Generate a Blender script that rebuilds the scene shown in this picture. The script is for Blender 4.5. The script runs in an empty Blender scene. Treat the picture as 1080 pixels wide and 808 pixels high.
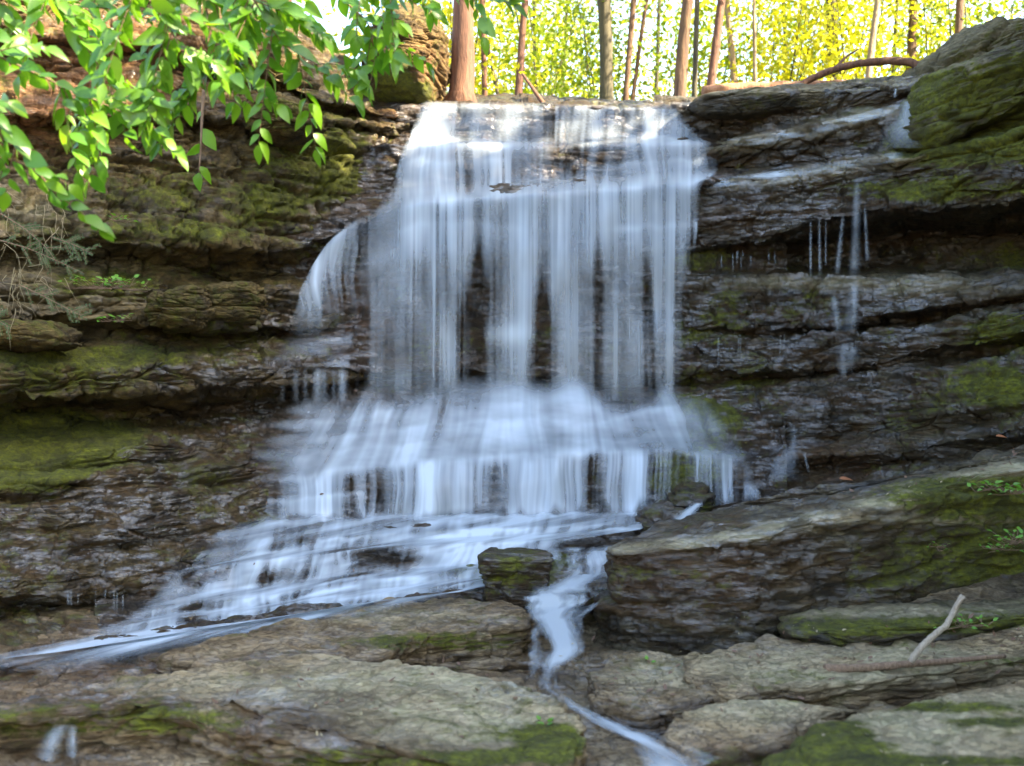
import bpy, math, random
import numpy as np
from mathutils import Vector

scene = bpy.context.scene
COL = scene.collection
R = math.radians

# ------------------------------------------------------------------ camera, sky, sun, exposure
F = 1304.0                                     # focal length in pixels of the 1080 px wide photograph
cam_d = bpy.data.cameras.new('camera')
cam = bpy.data.objects.new('camera', cam_d)
COL.objects.link(cam)
cam.location = (0, 0, 0)
cam.rotation_euler = (R(90), 0, 0)
cam_d.sensor_width = 36.0
cam_d.lens = F / 1080 * 36.0
cam_d.clip_start = 0.05
cam_d.clip_end = 500
cam_d.dof.use_dof = True
cam_d.dof.focus_distance = 9.5
cam_d.dof.aperture_fstop = 2.0
scene.camera = cam

SUN = Vector((0.74, -0.30, 0.60)).normalized()           # direction towards the sun
world = bpy.data.worlds.new('World')
scene.world = world
world.use_nodes = True
wn = world.node_tree.nodes
wl = world.node_tree.links
bg = wn['Background']
sky = wn.new('ShaderNodeTexSky')
sky.sky_type = 'NISHITA'
sky.sun_disc = False
sky.sun_elevation = math.asin(SUN.z)
sky.sun_rotation = math.atan2(SUN.x, SUN.y)
sky.air_density = 1.0
sky.dust_density = 2.0
sky.ozone_density = 0.3
wl.new(sky.outputs[0], bg.inputs[0])
bg.inputs[1].default_value = 0.15
sun_d = bpy.data.lights.new('sun', 'SUN')
sun_d.energy = 5.0
sun_d.angle = R(0.6)
sun_d.color = (1.0, 0.86, 0.66)
sun = bpy.data.objects.new('sun', sun_d)
COL.objects.link(sun)
sun.rotation_euler = (-SUN).to_track_quat('-Z', 'Y').to_euler()
sun.location = SUN * 60
scene.view_settings.view_transform = 'Standard'
scene.view_settings.look = 'None'
scene.view_settings.gamma = 1
scene.view_settings.exposure = 3.0
scene.cycles.transparent_max_bounces = 24
scene.cycles.max_bounces = 6
scene.cycles.use_denoising = True

# ------------------------------------------------------------------ noise and mesh helpers
def hsh(*k):
    h = np.full(np.broadcast(*k).shape, 2166136261, np.uint32)
    for a in k:
        a = np.asarray(a).astype(np.int64).astype(np.uint32)
        h = (h ^ a) * np.uint32(16777619)
        h ^= h >> np.uint32(13)
        h = h * np.uint32(2246822519)
        h ^= h >> np.uint32(16)
    return (h & np.uint32(0xFFFFFF)).astype(np.float32) / np.float32(0xFFFFFF)

def noise3(x, y, z, seed=0):
    xi, yi, zi = np.floor(x), np.floor(y), np.floor(z)
    fx, fy, fz = x - xi, y - yi, z - zi
    q = lambda t: t * t * t * (t * (t * 6 - 15) + 10)
    u, v, w = q(fx), q(fy), q(fz)
    out = 0
    for a in (0, 1):
        for b in (0, 1):
            for c in (0, 1):
                out = out + hsh(xi + a, yi + b, zi + c, seed) * (u if a else 1 - u) * (v if b else 1 - v) * (w if c else 1 - w)
    return out * 2 - 1

def fbm(x, y, z, octv=4, seed=0, gain=0.5):
    a, t, s = 1.0, 0, 0
    for i in range(octv):
        t = t + a * noise3(x, y, z, seed + i * 17)
        s += a
        a *= gain
        x, y, z = x * 2.03 + 7.1, y * 2.03 + 3.3, z * 2.03 + 1.7
    return t / s

def noise1(x, seed=0):
    xi = np.floor(x); f = x - xi
    f = f * f * (3 - 2 * f)
    return (hsh(xi, seed) * (1 - f) + hsh(xi + 1, seed) * f) * 2 - 1

def sstep(a, b, x):
    t = np.clip((x - a) / (b - a), 0, 1)
    return t * t * (3 - 2 * t)

def W(px, py, Y):                              # point of the place seen at a pixel at depth Y
    return ((px - 540) / F * Y, Y, (404 - py) / F * Y)

def beds(x, s, thick, cellw, seed):
    """Stacked rock beds: layers in s, each broken by joints along x. Returns 0..1 outward bulge."""
    rng = np.random.RandomState(seed)
    n = int(16 / thick)
    b = np.concatenate([[-8], -8 + np.cumsum(thick * (0.35 + 1.3 * rng.rand(n * 2)))])
    s = s + 0.35 * thick * noise1(x * 0.7 / max(cellw, .3), seed + 5) + 0.12 * thick * noise1(x * 4.1, seed + 6)
    k = np.clip(np.searchsorted(b, s) - 1, 0, len(b) - 2)
    t = (s - b[k]) / (b[k + 1] - b[k])
    rk = hsh(k, seed + 1)
    xx = x / (cellw * (0.5 + 1.2 * rk)) + 13 * hsh(k, seed + 2) + 0.25 * noise1(s * 6 / thick * .3 + k * 3.1, seed + 8)
    ci = np.floor(xx); fx = xx - ci
    off = 0.55 * hsh(k, ci, seed + 3) + 0.45 * rk
    ex = np.clip(np.minimum(fx, 1 - fx) * cellw / (0.12 * thick), 0, 1)
    ex = 0.55 + 0.45 * np.sqrt(ex)
    tt = 2 * t - 1
    prof = np.where(tt > 0, 1 - tt ** 12, 1 - np.abs(tt) ** 5)
    prof = np.clip(prof, 0, 1) ** 0.7
    return (0.3 + 0.7 * off) * prof * ex

def cells(x, y, z, seed):
    """Broken blocks: (random value of the nearest cell, distance to the border between cells)."""
    xi, yi, zi = np.floor(x - .5), np.floor(y - .5), np.floor(z - .5)
    d1 = np.full(x.shape, 9.0, np.float32); d2 = d1.copy(); v1 = np.zeros(x.shape, np.float32)
    for a in (0, 1):
        for b in (0, 1):
            for c in (0, 1):
                cx, cy, cz = xi + a, yi + b, zi + c
                h = hsh(cx, cy, cz, seed)
                d = np.sqrt((cx + .15 + .7 * h - x) ** 2 + (cy + .15 + .7 * ((h * 37.1) % 1) - y) ** 2 + (cz + .15 + .7 * ((h * 91.7) % 1) - z) ** 2)
                m = d < d1
                d2 = np.where(m, d1, np.minimum(d2, d)); v1 = np.where(m, (h * 17.3) % 1, v1); d1 = np.where(m, d, d1)
    return v1, d2 - d1

def fracture(x, y, s, seed):
    """Angular broken relief of bedded rock at two sizes, about -0.5 .. 0.5."""
    wx = x + .12 * noise3(x * 3, y * 3, s * 5, seed + 3); ws = s + .025 * noise3(x * 2.2, y * 2.2, s * 3, seed + 4)
    v, e = cells(wx * 1.6, y * 1.6, ws * 4.6, seed)
    v2, e2 = cells(wx * 6.5 + 4, y * 6.5, ws * 21, seed + 1)
    return (v - .5) * .8 - .65 * np.exp(-e / .035) + .22 * (v2 - .5) - .14 * np.exp(-e2 / .06)

def mesh_np(name, V, Q, mat=None, parent=None, attrs=None, base=True, smooth=True):
    """One mesh object out of arrays; its origin goes to its base unless base is False."""
    V = np.asarray(V, np.float32).reshape(-1, 3)
    Q = np.asarray(Q, np.int32)
    o0 = np.zeros(3, np.float32)
    if base and parent is None:
        lo, hi = V.min(0), V.max(0)
        o0 = np.array([(lo[0] + hi[0]) / 2, (lo[1] + hi[1]) / 2, lo[2]], np.float32)
    me = bpy.data.meshes.new(name)
    k = Q.shape[1]
    me.vertices.add(len(V)); me.vertices.foreach_set('co', (V - o0).ravel())
    me.loops.add(Q.size); me.loops.foreach_set('vertex_index', Q.ravel())
    me.polygons.add(len(Q))
    me.polygons.foreach_set('loop_start', np.arange(0, Q.size, k, dtype=np.int32))
    me.polygons.foreach_set('use_smooth', np.full(len(Q), smooth))
    me.update(calc_edges=True)
    for an, av in (attrs or {}).items():
        at = me.attributes.new(an, 'FLOAT_COLOR', 'POINT')
        c = np.ones((len(V), 4), np.float32); av = np.asarray(av, np.float32)
        if av.ndim == 1: av = av[:, None]
        c[:, :av.shape[1]] = av
        at.data.foreach_set('color', c.ravel())
    if mat: me.materials.append(mat)
    o = bpy.data.objects.new(name, me)
    COL.objects.link(o)
    o.location = o0
    if parent is not None:
        o.parent = parent
        o.location = (-parent.location[0], -parent.location[1], -parent.location[2])
    return o

def grid_quads(nr, nc, wrap=False):
    i, j = np.meshgrid(np.arange(nr - 1), np.arange(nc if wrap else nc - 1), indexing='ij')
    a = i * nc + j; j2 = (j + 1) % nc
    return np.stack([a, (i + 1) * nc + j, (i + 1) * nc + j2, i * nc + j2], -1).reshape(-1, 4)

def tag(o, label=None, cat=None, group=None, kind=None):
    if label: o['label'] = label
    if cat: o['category'] = cat
    if group: o['group'] = group
    if kind: o['kind'] = kind
    return o

def empty(name, loc):
    o = bpy.data.objects.new(name, None)
    o.empty_display_size = 0.2
    COL.objects.link(o); o.location = loc
    return o

def tube(path, rad, n=8, seed=0, rough=0.0):
    """Tapered round bar along a path. Returns verts, quads."""
    P = np.asarray(path, float); m = len(P)
    rad = np.broadcast_to(np.asarray(rad, float), (m,))
    T = np.gradient(P, axis=0); T /= np.linalg.norm(T, axis=1)[:, None] + 1e-9
    ref = np.array([0.31, 0.87, 0.38])
    A = np.cross(T, ref); A /= np.linalg.norm(A, axis=1)[:, None] + 1e-9
    B = np.cross(T, A)
    th = np.linspace(0, 2 * np.pi, n, endpoint=False)
    rr = rad[:, None] * (1 + rough * (hsh(np.arange(m)[:, None], np.arange(n)[None], seed) * 2 - 1))
    V = P[:, None] + rr[..., None] * (np.cos(th)[None, :, None] * A[:, None] + np.sin(th)[None, :, None] * B[:, None])
    V = V.reshape(-1, 3)
    Q = grid_quads(m, n, True)
    V = np.vstack([V, P[:1], P[-1:]])
    c0, c1 = m * n, m * n + 1
    j = np.arange(n); j2 = (j + 1) % n
    Q = np.vstack([Q, np.stack([np.full(n, c0), j, j2, np.full(n, c0)], -1)[:, [0, 1, 2, 2]],
                   np.stack([np.full(n, c1), (m - 1) * n + j2, (m - 1) * n + j], -1)[:, [0, 1, 2, 2]]])
    return V, Q

def tris_fix(Q):                               # a quad whose last two corners coincide becomes a triangle
    return [tuple(q[:3]) if q[2] == q[3] else tuple(q) for q in Q.tolist()]

def mesh_py(name, parts, mat, parent=None, base=True):
    V, Fc, off = [], [], 0
    for v, q in parts:
        V.append(np.asarray(v)); Fc += [tuple(i + off for i in f) for f in (tris_fix(q) if isinstance(q, np.ndarray) else q)]
        off += len(v)
    V = np.vstack(V)
    o0 = np.zeros(3)
    if base and parent is None:
        lo, hi = V.min(0), V.max(0); o0 = np.array([(lo[0] + hi[0]) / 2, (lo[1] + hi[1]) / 2, lo[2]])
    me = bpy.data.meshes.new(name)
    me.from_pydata((V - o0).tolist(), [], Fc)
    me.polygons.foreach_set('use_smooth', [True] * len(me.polygons))
    me.materials.append(mat)
    o = bpy.data.objects.new(name, me); COL.objects.link(o)
    o.location = o0
    if parent is not None:
        o.parent = parent; o.location = tuple(-c for c in parent.location)
    return o

# ------------------------------------------------------------------ materials
class NT:
    def __init__(s, name):
        s.m = bpy.data.materials.new(name); s.m.use_nodes = True
        s.t = s.m.node_tree; s.n = s.t.nodes; s.n.clear()
        s.out = s.n.new('ShaderNodeOutputMaterial')
    def new(s, typ, ins=None, **kw):
        nd = s.n.new(typ)
        for k, v in kw.items(): setattr(nd, k, v)
        for k, v in (ins or {}).items(): s.set(nd.inputs[k], v)
        return nd
    def set(s, sock, v):
        if isinstance(v, bpy.types.NodeSocket): s.t.links.new(v, sock)
        else: sock.default_value = v
    def noise(s, vec, scale, detail=5, rough=0.55, dist=0.0):
        return s.new('ShaderNodeTexNoise', {'Vector': vec, 'Scale': scale, 'Detail': detail, 'Roughness': rough, 'Distortion': dist}).outputs['Fac']
    def ramp(s, fac, lo, hi, a=0.0, b=1.0):
        return s.new('ShaderNodeMapRange', {'Value': fac, 'From Min': lo, 'From Max': hi, 'To Min': a, 'To Max': b}).outputs[0]
    def math(s, op, a, b=0.0):
        return s.new('ShaderNodeMath', {0: a, 1: b}, operation=op, use_clamp=False).outputs[0]
    def mix(s, fac, a, b, mode='MIX'):
        nd = s.new('ShaderNodeMix', data_type='RGBA', blend_type=mode)
        s.set(nd.inputs['Factor'], fac); s.set(nd.inputs[6], a); s.set(nd.inputs[7], b)
        return nd.outputs[2]
    def mapping(s, vec, scale, rot=(0, 0, 0)):
        return s.new('ShaderNodeMapping', {'Vector': vec, 'Scale': scale, 'Rotation': rot}).outputs[0]

def rgb(r, g, b): return (r, g, b, 1)

def rock_material(name, a, b, c, tilt=0.0, stretch=4.0, bump=1.0):
    """Bedded sandstone: mask r = moss, g = wetness, b = fresh orange stone, a... pale lichen and painted ledge light in 'mask2'."""
    k = NT(name)
    geo = k.new('ShaderNodeNewGeometry').outputs['Position']
    st = k.mapping(geo, (1.0, 1.0, stretch), (0, tilt, 0))
    at = k.new('ShaderNodeAttribute', attribute_name='mask')
    sp = k.new('ShaderNodeSeparateColor', {0: at.outputs['Color']})
    moss, wet, orange = sp.outputs
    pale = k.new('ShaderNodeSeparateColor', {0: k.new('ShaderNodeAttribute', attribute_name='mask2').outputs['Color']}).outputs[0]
    n1 = k.noise(st, 1.3, 6, 0.62, 0.4)
    n2 = k.noise(geo, 3.1, 6, 0.6)
    n3 = k.noise(st, 7.5, 6, 0.65, 0.3)
    n4 = k.noise(geo, 26, 5, 0.7)
    col = k.mix(k.ramp(n1, 0.42, 0.58), a, b)
    col = k.mix(k.ramp(n2, 0.45, 0.72), col, c)
    col = k.mix(k.ramp(n3, 0.40, 0.75, 0.0, 0.7), col, k.mix(1.0, col, rgb(.42, .36, .30), 'MULTIPLY'))
    col = k.mix(k.ramp(n4, 0.35, 0.70, 0.0, 0.45), col, k.mix(1.0, col, rgb(1.7, 1.65, 1.5), 'MULTIPLY'))
    col = k.mix(k.math('MULTIPLY', orange, k.ramp(n3, 0.25, 0.6)), col, rgb(.27, .125, .045))
    crk = k.math('ABSOLUTE', k.math('SUBTRACT', k.noise(k.mapping(st, (1, 1, 1.6)), 3.4, 7, .62, .5), .5))
    crk2 = k.math('ABSOLUTE', k.math('SUBTRACT', k.noise(k.mapping(st, (1, 1, 2.2)), 9.0, 5, .6, .3), .5))
    crack = k.math('MULTIPLY', k.ramp(crk, .0, .022), k.ramp(crk2, .0, .03, .35, 1))
    col = k.mix(k.ramp(crack, 0, 1, .75, 0), col, k.mix(1.0, col, rgb(.30, .27, .24), 'MULTIPLY'))
    # rusty patches on wet stone
    rust = k.math('MULTIPLY', k.ramp(k.noise(st, 2.2, 6, 0.7, 0.8), 0.44, 0.60), k.math('MULTIPLY', wet, 0.8))
    col = k.mix(rust, col, rgb(.092, .048, .010))
    darkwet = k.mix(1.0, col, rgb(.58, .56, .56), 'MULTIPLY')
    col = k.mix(wet, col, darkwet)
    lich_light = k.math('MULTIPLY', pale, k.ramp(n2, 0.22, 0.52))
    col = k.mix(lich_light, col, k.mix(k.ramp(n3, .35, .65), rgb(.42, .345, .21), rgb(.30, .27, .14)))
    mm = k.math('MULTIPLY', moss, 1.5)
    mm = k.math('SUBTRACT', k.math('ADD', mm, k.ramp(k.noise(geo, 9, 6, 0.7), 0.3, 0.7, -0.45, 0.45)), 0.30)
    mm = k.new('ShaderNodeClamp', {0: k.math('MULTIPLY', mm, 2.0)}).outputs[0]
    mcol = k.mix(k.ramp(k.noise(geo, 5, 6, 0.7), 0.35, 0.65), rgb(.050, .056, .004), rgb(.185, .200, .010))
    mcol = k.mix(k.ramp(n4, 0.35, 0.7), mcol, rgb(.045, .042, .014))
    col = k.mix(mm, col, mcol)
    rough = k.mix(wet, rgb(.85, .85, .85), rgb(.48, .48, .48))
    rough = k.mix(mm, rough, rgb(.9, .9, .9))
    gl = k.math('MULTIPLY', k.ramp(k.noise(st, 4.5, 6, .68, .3), .46, .58), k.ramp(k.noise(geo, 1.1, 3, .5), .32, .52))
    gl = k.math('MULTIPLY', gl, k.math('SUBTRACT', 1.0, mm))
    hgt = k.math('ADD', k.math('ADD', k.math('MULTIPLY', n3, 0.6), k.math('MULTIPLY', n4, 0.28)), k.math('MULTIPLY', k.noise(geo, 80, 4, .7), 0.18))
    hgt = k.math('ADD', hgt, k.math('MULTIPLY', crack, 0.6))
    hgt = k.math('ADD', hgt, k.math('MULTIPLY', k.math('MULTIPLY', mm, k.noise(geo, 60, 4, .8)), 0.5))
    bmp = k.new('ShaderNodeBump', {'Height': hgt, 'Strength': 0.75 * bump, 'Distance': 0.05}).outputs[0]
    pr = k.new('ShaderNodeBsdfPrincipled', {'Base Color': col, 'Roughness': rough, 'Normal': bmp})
    pr.inputs['Specular IOR Level'].default_value = 0.3
    k.set(pr.inputs['Coat Weight'], k.math('MULTIPLY', wet, gl))
    pr.inputs['Coat IOR'].default_value = 2.4
    pr.inputs['Coat Roughness'].default_value = 0.15
    k.set(pr.inputs['Coat Normal'], k.new('ShaderNodeBump', {'Height': k.math('ADD', n3, k.math('MULTIPLY', n4, .35)), 'Strength': 1.0, 'Distance': 0.035}).outputs[0])
    k.set(k.out.inputs[0], pr.outputs[0])
    return k.m

M_left = rock_material('left_sandstone', rgb(.098, .068, .018), rgb(.034, .024, .008), rgb(.165, .118, .034), 0.0, 3.5)
M_fall = rock_material('fall_bedrock', rgb(.050, .036, .018), rgb(.024, .018, .011), rgb(.080, .055, .025), 0.05, 4)
M_right = rock_material('right_sandstone', rgb(.072, .060, .030), rgb(.028, .024, .013), rgb(.12, .10, .052), -0.16, 4.5)
M_floor = rock_material('floor_sandstone', rgb(.29, .205, .10), rgb(.13, .085, .038), rgb(.44, .345, .20), 0.0, 6)

def water_material(name, tint, rough=0.35):
    k = NT(name)
    at = k.new('ShaderNodeAttribute', attribute_name='flow')
    sp = k.new('ShaderNodeSeparateColor', {0: at.outputs['Color']})
    a = sp.outputs[0]
    tr = k.new('ShaderNodeBsdfTransparent')
    df = k.new('ShaderNodeBsdfDiffuse', {'Color': tint})
    tl = k.new('ShaderNodeBsdfTranslucent', {'Color': tint})
    gl = k.new('ShaderNodeBsdfGlossy', {'Color': rgb(.9, .93, 1), 'Roughness': rough})
    m1 = k.new('ShaderNodeMixShader', {0: 0.25, 1: df.outputs[0], 2: tl.outputs[0]})
    m2 = k.new('ShaderNodeMixShader', {0: 0.06, 1: m1.outputs[0], 2: gl.outputs[0]})
    m3 = k.new('ShaderNodeMixShader', {0: a, 1: tr.outputs[0], 2: m2.outputs[0]})
    k.set(k.out.inputs[0], m3.outputs[0])
    return k.m
M_water = water_material('white_water', rgb(.55, .63, .68))

def film_material():
    k = NT('thin_water_film')
    geo = k.new('ShaderNodeNewGeometry').outputs['Position']
    a = k.new('ShaderNodeSeparateColor', {0: k.new('ShaderNodeAttribute', attribute_name='flow').outputs['Color']}).outputs[0]
    n = k.noise(k.mapping(geo, (1, 2.5, 1)), 9, 5, .6)
    bmp = k.new('ShaderNodeBump', {'Height': n, 'Strength': .35, 'Distance': .02}).outputs[0]
    gl = k.new('ShaderNodeBsdfGlossy', {'Color': rgb(.9, .93, 1), 'Roughness': .12, 'Normal': bmp})
    tr = k.new('ShaderNodeBsdfTransparent', {0: rgb(.85, .80, .72)})
    fr = k.new('ShaderNodeFresnel', {'IOR': 1.33, 'Normal': bmp})
    m = k.new('ShaderNodeMixShader', {0: k.math('MULTIPLY', a, fr.outputs[0]), 1: tr.outputs[0], 2: gl.outputs[0]})
    k.set(k.out.inputs[0], m.outputs[0])
    return k.m

def leaf_material(name, c1, c2, trans=0.45, gloss=0.5, tcol=None, rough=0.38):
    k = NT(name)
    geo = k.new('ShaderNodeNewGeometry')
    rnd = geo.outputs['Random Per Island']
    col = k.mix(rnd, c1, c2)
    col = k.mix(k.ramp(k.noise(geo.outputs['Position'], 14, 3), .3, .7, 0, .35), col, k.mix(1.0, col, rgb(.6, .75, .5), 'MULTIPLY'))
    pr = k.new('ShaderNodeBsdfPrincipled', {'Base Color': col, 'Roughness': rough})
    pr.inputs['Specular IOR Level'].default_value = gloss
    tl = k.new('ShaderNodeBsdfTranslucent', {'Color': k.mix(1.0, col, tcol or rgb(1.6, 1.5, .6), 'MULTIPLY')})
    m = k.new('ShaderNodeMixShader', {0: trans, 1: pr.outputs[0], 2: tl.outputs[0]})
    k.set(k.out.inputs[0], m.outputs[0])
    return k.m
M_leaf = leaf_material('hanging_leaf', rgb(.065, .19, .012), rgb(.16, .30, .016), .48, .75)
M_forest = leaf_material('forest_leaf', rgb(.24, .28, .014), rgb(.42, .38, .022), .58, .3)
M_forest2 = leaf_material('forest_leaf_green', rgb(.11, .18, .012), rgb(.24, .29, .018), .55, .3)
M_forest3 = leaf_material('forest_leaf_dark', rgb(.06, .11, .012), rgb(.16, .20, .016), .5, .3)
M_hemlock = leaf_material('hemlock_needle', rgb(.05, .09, .035), rgb(.10, .15, .06), .25, .4)
M_fern = leaf_material('seedling_leaf', rgb(.09, .24, .02), rgb(.16, .32, .03), .35, .4)
M_blocker = leaf_material('blocker_leaf', rgb(.05, .09, .015), rgb(.09, .13, .02), .4, .3)

def bark_material(name, a, b, scale=1.0):
    k = NT(name)
    geo = k.new('ShaderNodeNewGeometry').outputs['Position']
    n = k.noise(k.mapping(geo, (9 * scale, 9 * scale, 1.6 * scale)), 2.2, 7, .65, .4)
    n2 = k.noise(geo, 2.0, 4)
    col = k.mix(k.ramp(n, .35, .65), a, b)
    col = k.mix(k.ramp(n2, .5, .75, 0, .5), col, k.mix(1.0, col, rgb(.6, .7, .5), 'MULTIPLY'))
    bmp = k.new('ShaderNodeBump', {'Height': n, 'Strength': .8, 'Distance': .03}).outputs[0]
    pr = k.new('ShaderNodeBsdfPrincipled', {'Base Color': col, 'Roughness': .85, 'Normal': bmp})
    k.set(k.out.inputs[0], pr.outputs[0])
    return k.m
M_bark_red = bark_material('red_brown_bark', rgb(.06, .024, .011), rgb(.15, .066, .030))
M_bark_tan = bark_material('tan_bark', rgb(.05, .024, .010), rgb(.14, .075, .03))
M_bark_olive = bark_material('olive_bark', rgb(.035, .03, .014), rgb(.085, .07, .03))
M_bark_pale = bark_material('pale_bark', rgb(.17, .115, .06), rgb(.30, .22, .13))
M_twig = bark_material('twig_bark', rgb(.16, .10, .06), rgb(.26, .17, .10), 3)
M_stick = bark_material('weathered_stick', rgb(.26, .22, .16), rgb(.40, .34, .25), 3)
M_rot = bark_material('rotten_log_wood', rgb(.20, .085, .035), rgb(.34, .17, .08), 2)
M_straw = bark_material('dry_straw', rgb(.30, .24, .13), rgb(.42, .35, .20), 5)

def soil_material():
    k = NT('forest_soil')
    geo = k.new('ShaderNodeNewGeometry').outputs['Position']
    n = k.noise(geo, 3, 8, .7)
    col = k.mix(k.ramp(n, .35, .65), rgb(.07, .05, .03), rgb(.14, .10, .05))
    pr = k.new('ShaderNodeBsdfPrincipled', {'Base Color': col, 'Roughness': .9, 'Normal': k.new('ShaderNodeBump', {'Height': n, 'Distance': .1}).outputs[0]})
    k.set(k.out.inputs[0], pr.outputs[0])
    return k.m
M_soil = soil_material()

def plain(name, c, rough=.6):
    k = NT(name)
    geo = k.new('ShaderNodeNewGeometry').outputs['Position']
    n = k.noise(geo, 30, 4)
    pr = k.new('ShaderNodeBsdfPrincipled', {'Base Color': k.mix(k.ramp(n, .3, .7), c, k.mix(1.0, c, rgb(.6, .6, .6), 'MULTIPLY')), 'Roughness': rough})
    k.set(k.out.inputs[0], pr.outputs[0])
    return k.m
M_deadleaf = plain('dead_leaf', rgb(.36, .13, .045))
M_litter = plain('litter_brown', rgb(.13, .065, .03))
M_greenleaf = plain('fallen_green_leaf', rgb(.20, .26, .03))

# ------------------------------------------------------------------ rock sheets
def curve(pts, px):
    a = np.asarray(pts, float)
    return np.interp(px, a[:, 0], a[:, 1]), np.interp(px, a[:, 0], a[:, 2])

def proj(V):
    return 540 + V[..., 0] / V[..., 1] * F, 404 - V[..., 2] / V[..., 1] * F

def blur_u(A, k):                              # smooths along the columns so joints between control points are not kinks
    ker = np.hanning(k + 2)[1:-1]; ker /= ker.sum()
    P = np.pad(A, ((0, 0), (k // 2, k // 2)), mode='edge')
    return np.apply_along_axis(lambda r: np.convolve(r, ker, 'valid'), 1, P)

def masks(V, N, spec, seed):
    px, py = proj(V)
    n = fbm(V[..., 0] * 2.2, V[..., 1] * 2.2, V[..., 2] * 2.2, 4, seed)
    res = {}
    for key in ('moss', 'wet', 'orange', 'pale'):
        t = np.full(px.shape, spec.get(key + '0', 0.0))
        for (cx, cy, rx, ry, s) in spec.get(key, ()):
            g = np.exp(-(((px - cx) / rx) ** 2 + ((py - cy) / ry) ** 2) ** 1.5)
            t = t + s * g
        if key == 'moss': t = t * (0.55 + 0.6 * np.clip(N[..., 2] + 0.35, 0, 1)) + 0.35 * n * (t > 0.02)
        else: t = t * (1 + 0.5 * n)
        res[key] = np.clip(t, 0, 1)
    m = np.stack([res['moss'], res['wet'], res['orange']], -1).reshape(-1, 3)
    return {'mask': m, 'mask2': res['pale'].reshape(-1, 1)}

def normals(V):
    du = np.gradient(V, axis=1); dv = np.gradient(V, axis=0)
    N = np.cross(dv, du)
    return N / (np.linalg.norm(N, axis=-1, keepdims=True) + 1e-9)

def relief(name, curves, px0, px1, ncol, rows, mat, spec, seed, tilt, amps, thick=(.34, .10), cell=(1.1, .42), calm=0.0):
    px = np.linspace(px0, px1, ncol)
    C = []
    for i, c in enumerate(curves):
        cy, cY = curve(c, px)
        cy = cy + 3.0 * noise1(px / 31.0, seed + i) + 1.5 * noise1(px / 9.0, seed + i + 50)
        cY = cY + 0.10 * noise1(px / 60.0, seed + i + 90) + 0.04 * noise1(px / 17.0, seed + i + 70)
        C.append((cy, cY))
    PY, YY = [], []
    for i in range(len(C) - 1):
        n = rows[i] if not isinstance(rows, int) else rows
        for t in np.linspace(0, 1, n, endpoint=(i == len(C) - 2)):
            PY.append(C[i][0] * (1 - t) + C[i + 1][0] * t)
            YY.append(C[i][1] * (1 - t) + C[i + 1][1] * t)
    PY = blur_u(np.array(PY), 9); YY = blur_u(np.array(YY), 9)
    X = (px[None] - 540) / F * YY
    V = np.stack([X, YY, (404 - PY) / F * YY], -1)
    V0 = V
    # soft normals carry the displacement
    Vs = V.copy()
    for ax in range(3):
        Vs[..., ax] = blur_u(blur_u(V[..., ax], 21).T, 15).T
    N = normals(Vs)
    x, y, z = V0[..., 0], V0[..., 1], V0[..., 2]
    s = z - tilt * x
    steep = np.clip(1.25 - np.abs(N[..., 2]), 0.25, 1)
    wx = x + .10 * fbm(x * 1.5, y * 1.5, z * 1.5, 3, seed + 31)
    ws = s + .05 * fbm(x * 1.1, y * 1.1, z * 2.0, 3, seed + 32)
    d = amps[0] * (beds(wx + .3 * y, ws, thick[0], cell[0], seed) - .45) * steep
    d += amps[1] * (beds(wx + .4 * y, ws, thick[1], cell[1], seed + 100) - .45) * steep
    d += amps[1] * .22 * (beds(wx, ws, thick[1] * .38, cell[1] * .7, seed + 200) - .45) * steep
    d += amps[2] * fbm(x * 1.6, y * 1.6, s * 2.6, 5, seed + 300)
    r = np.abs(fbm(x * 3.5, y * 3.5, s * 6, 4, seed + 400))
    d += amps[3] * (0.25 - r)
    d += amps[3] * .35 * fbm(x * 14, y * 14, s * 26, 4, seed + 500, .6)
    d += amps[3] * 3.3 * fracture(x, y, s, seed + 600) * (.45 + .55 * steep) * (1 - calm * sstep(440, 455, PY))
    V = V0 + N * d[..., None]
    N2 = normals(V)
    at = masks(V, N2, spec, seed)
    o = mesh_np(name, V, grid_quads(*V.shape[:2]), mat, None, at, base=False)
    return o

def fill(*pts): return list(pts)

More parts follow.
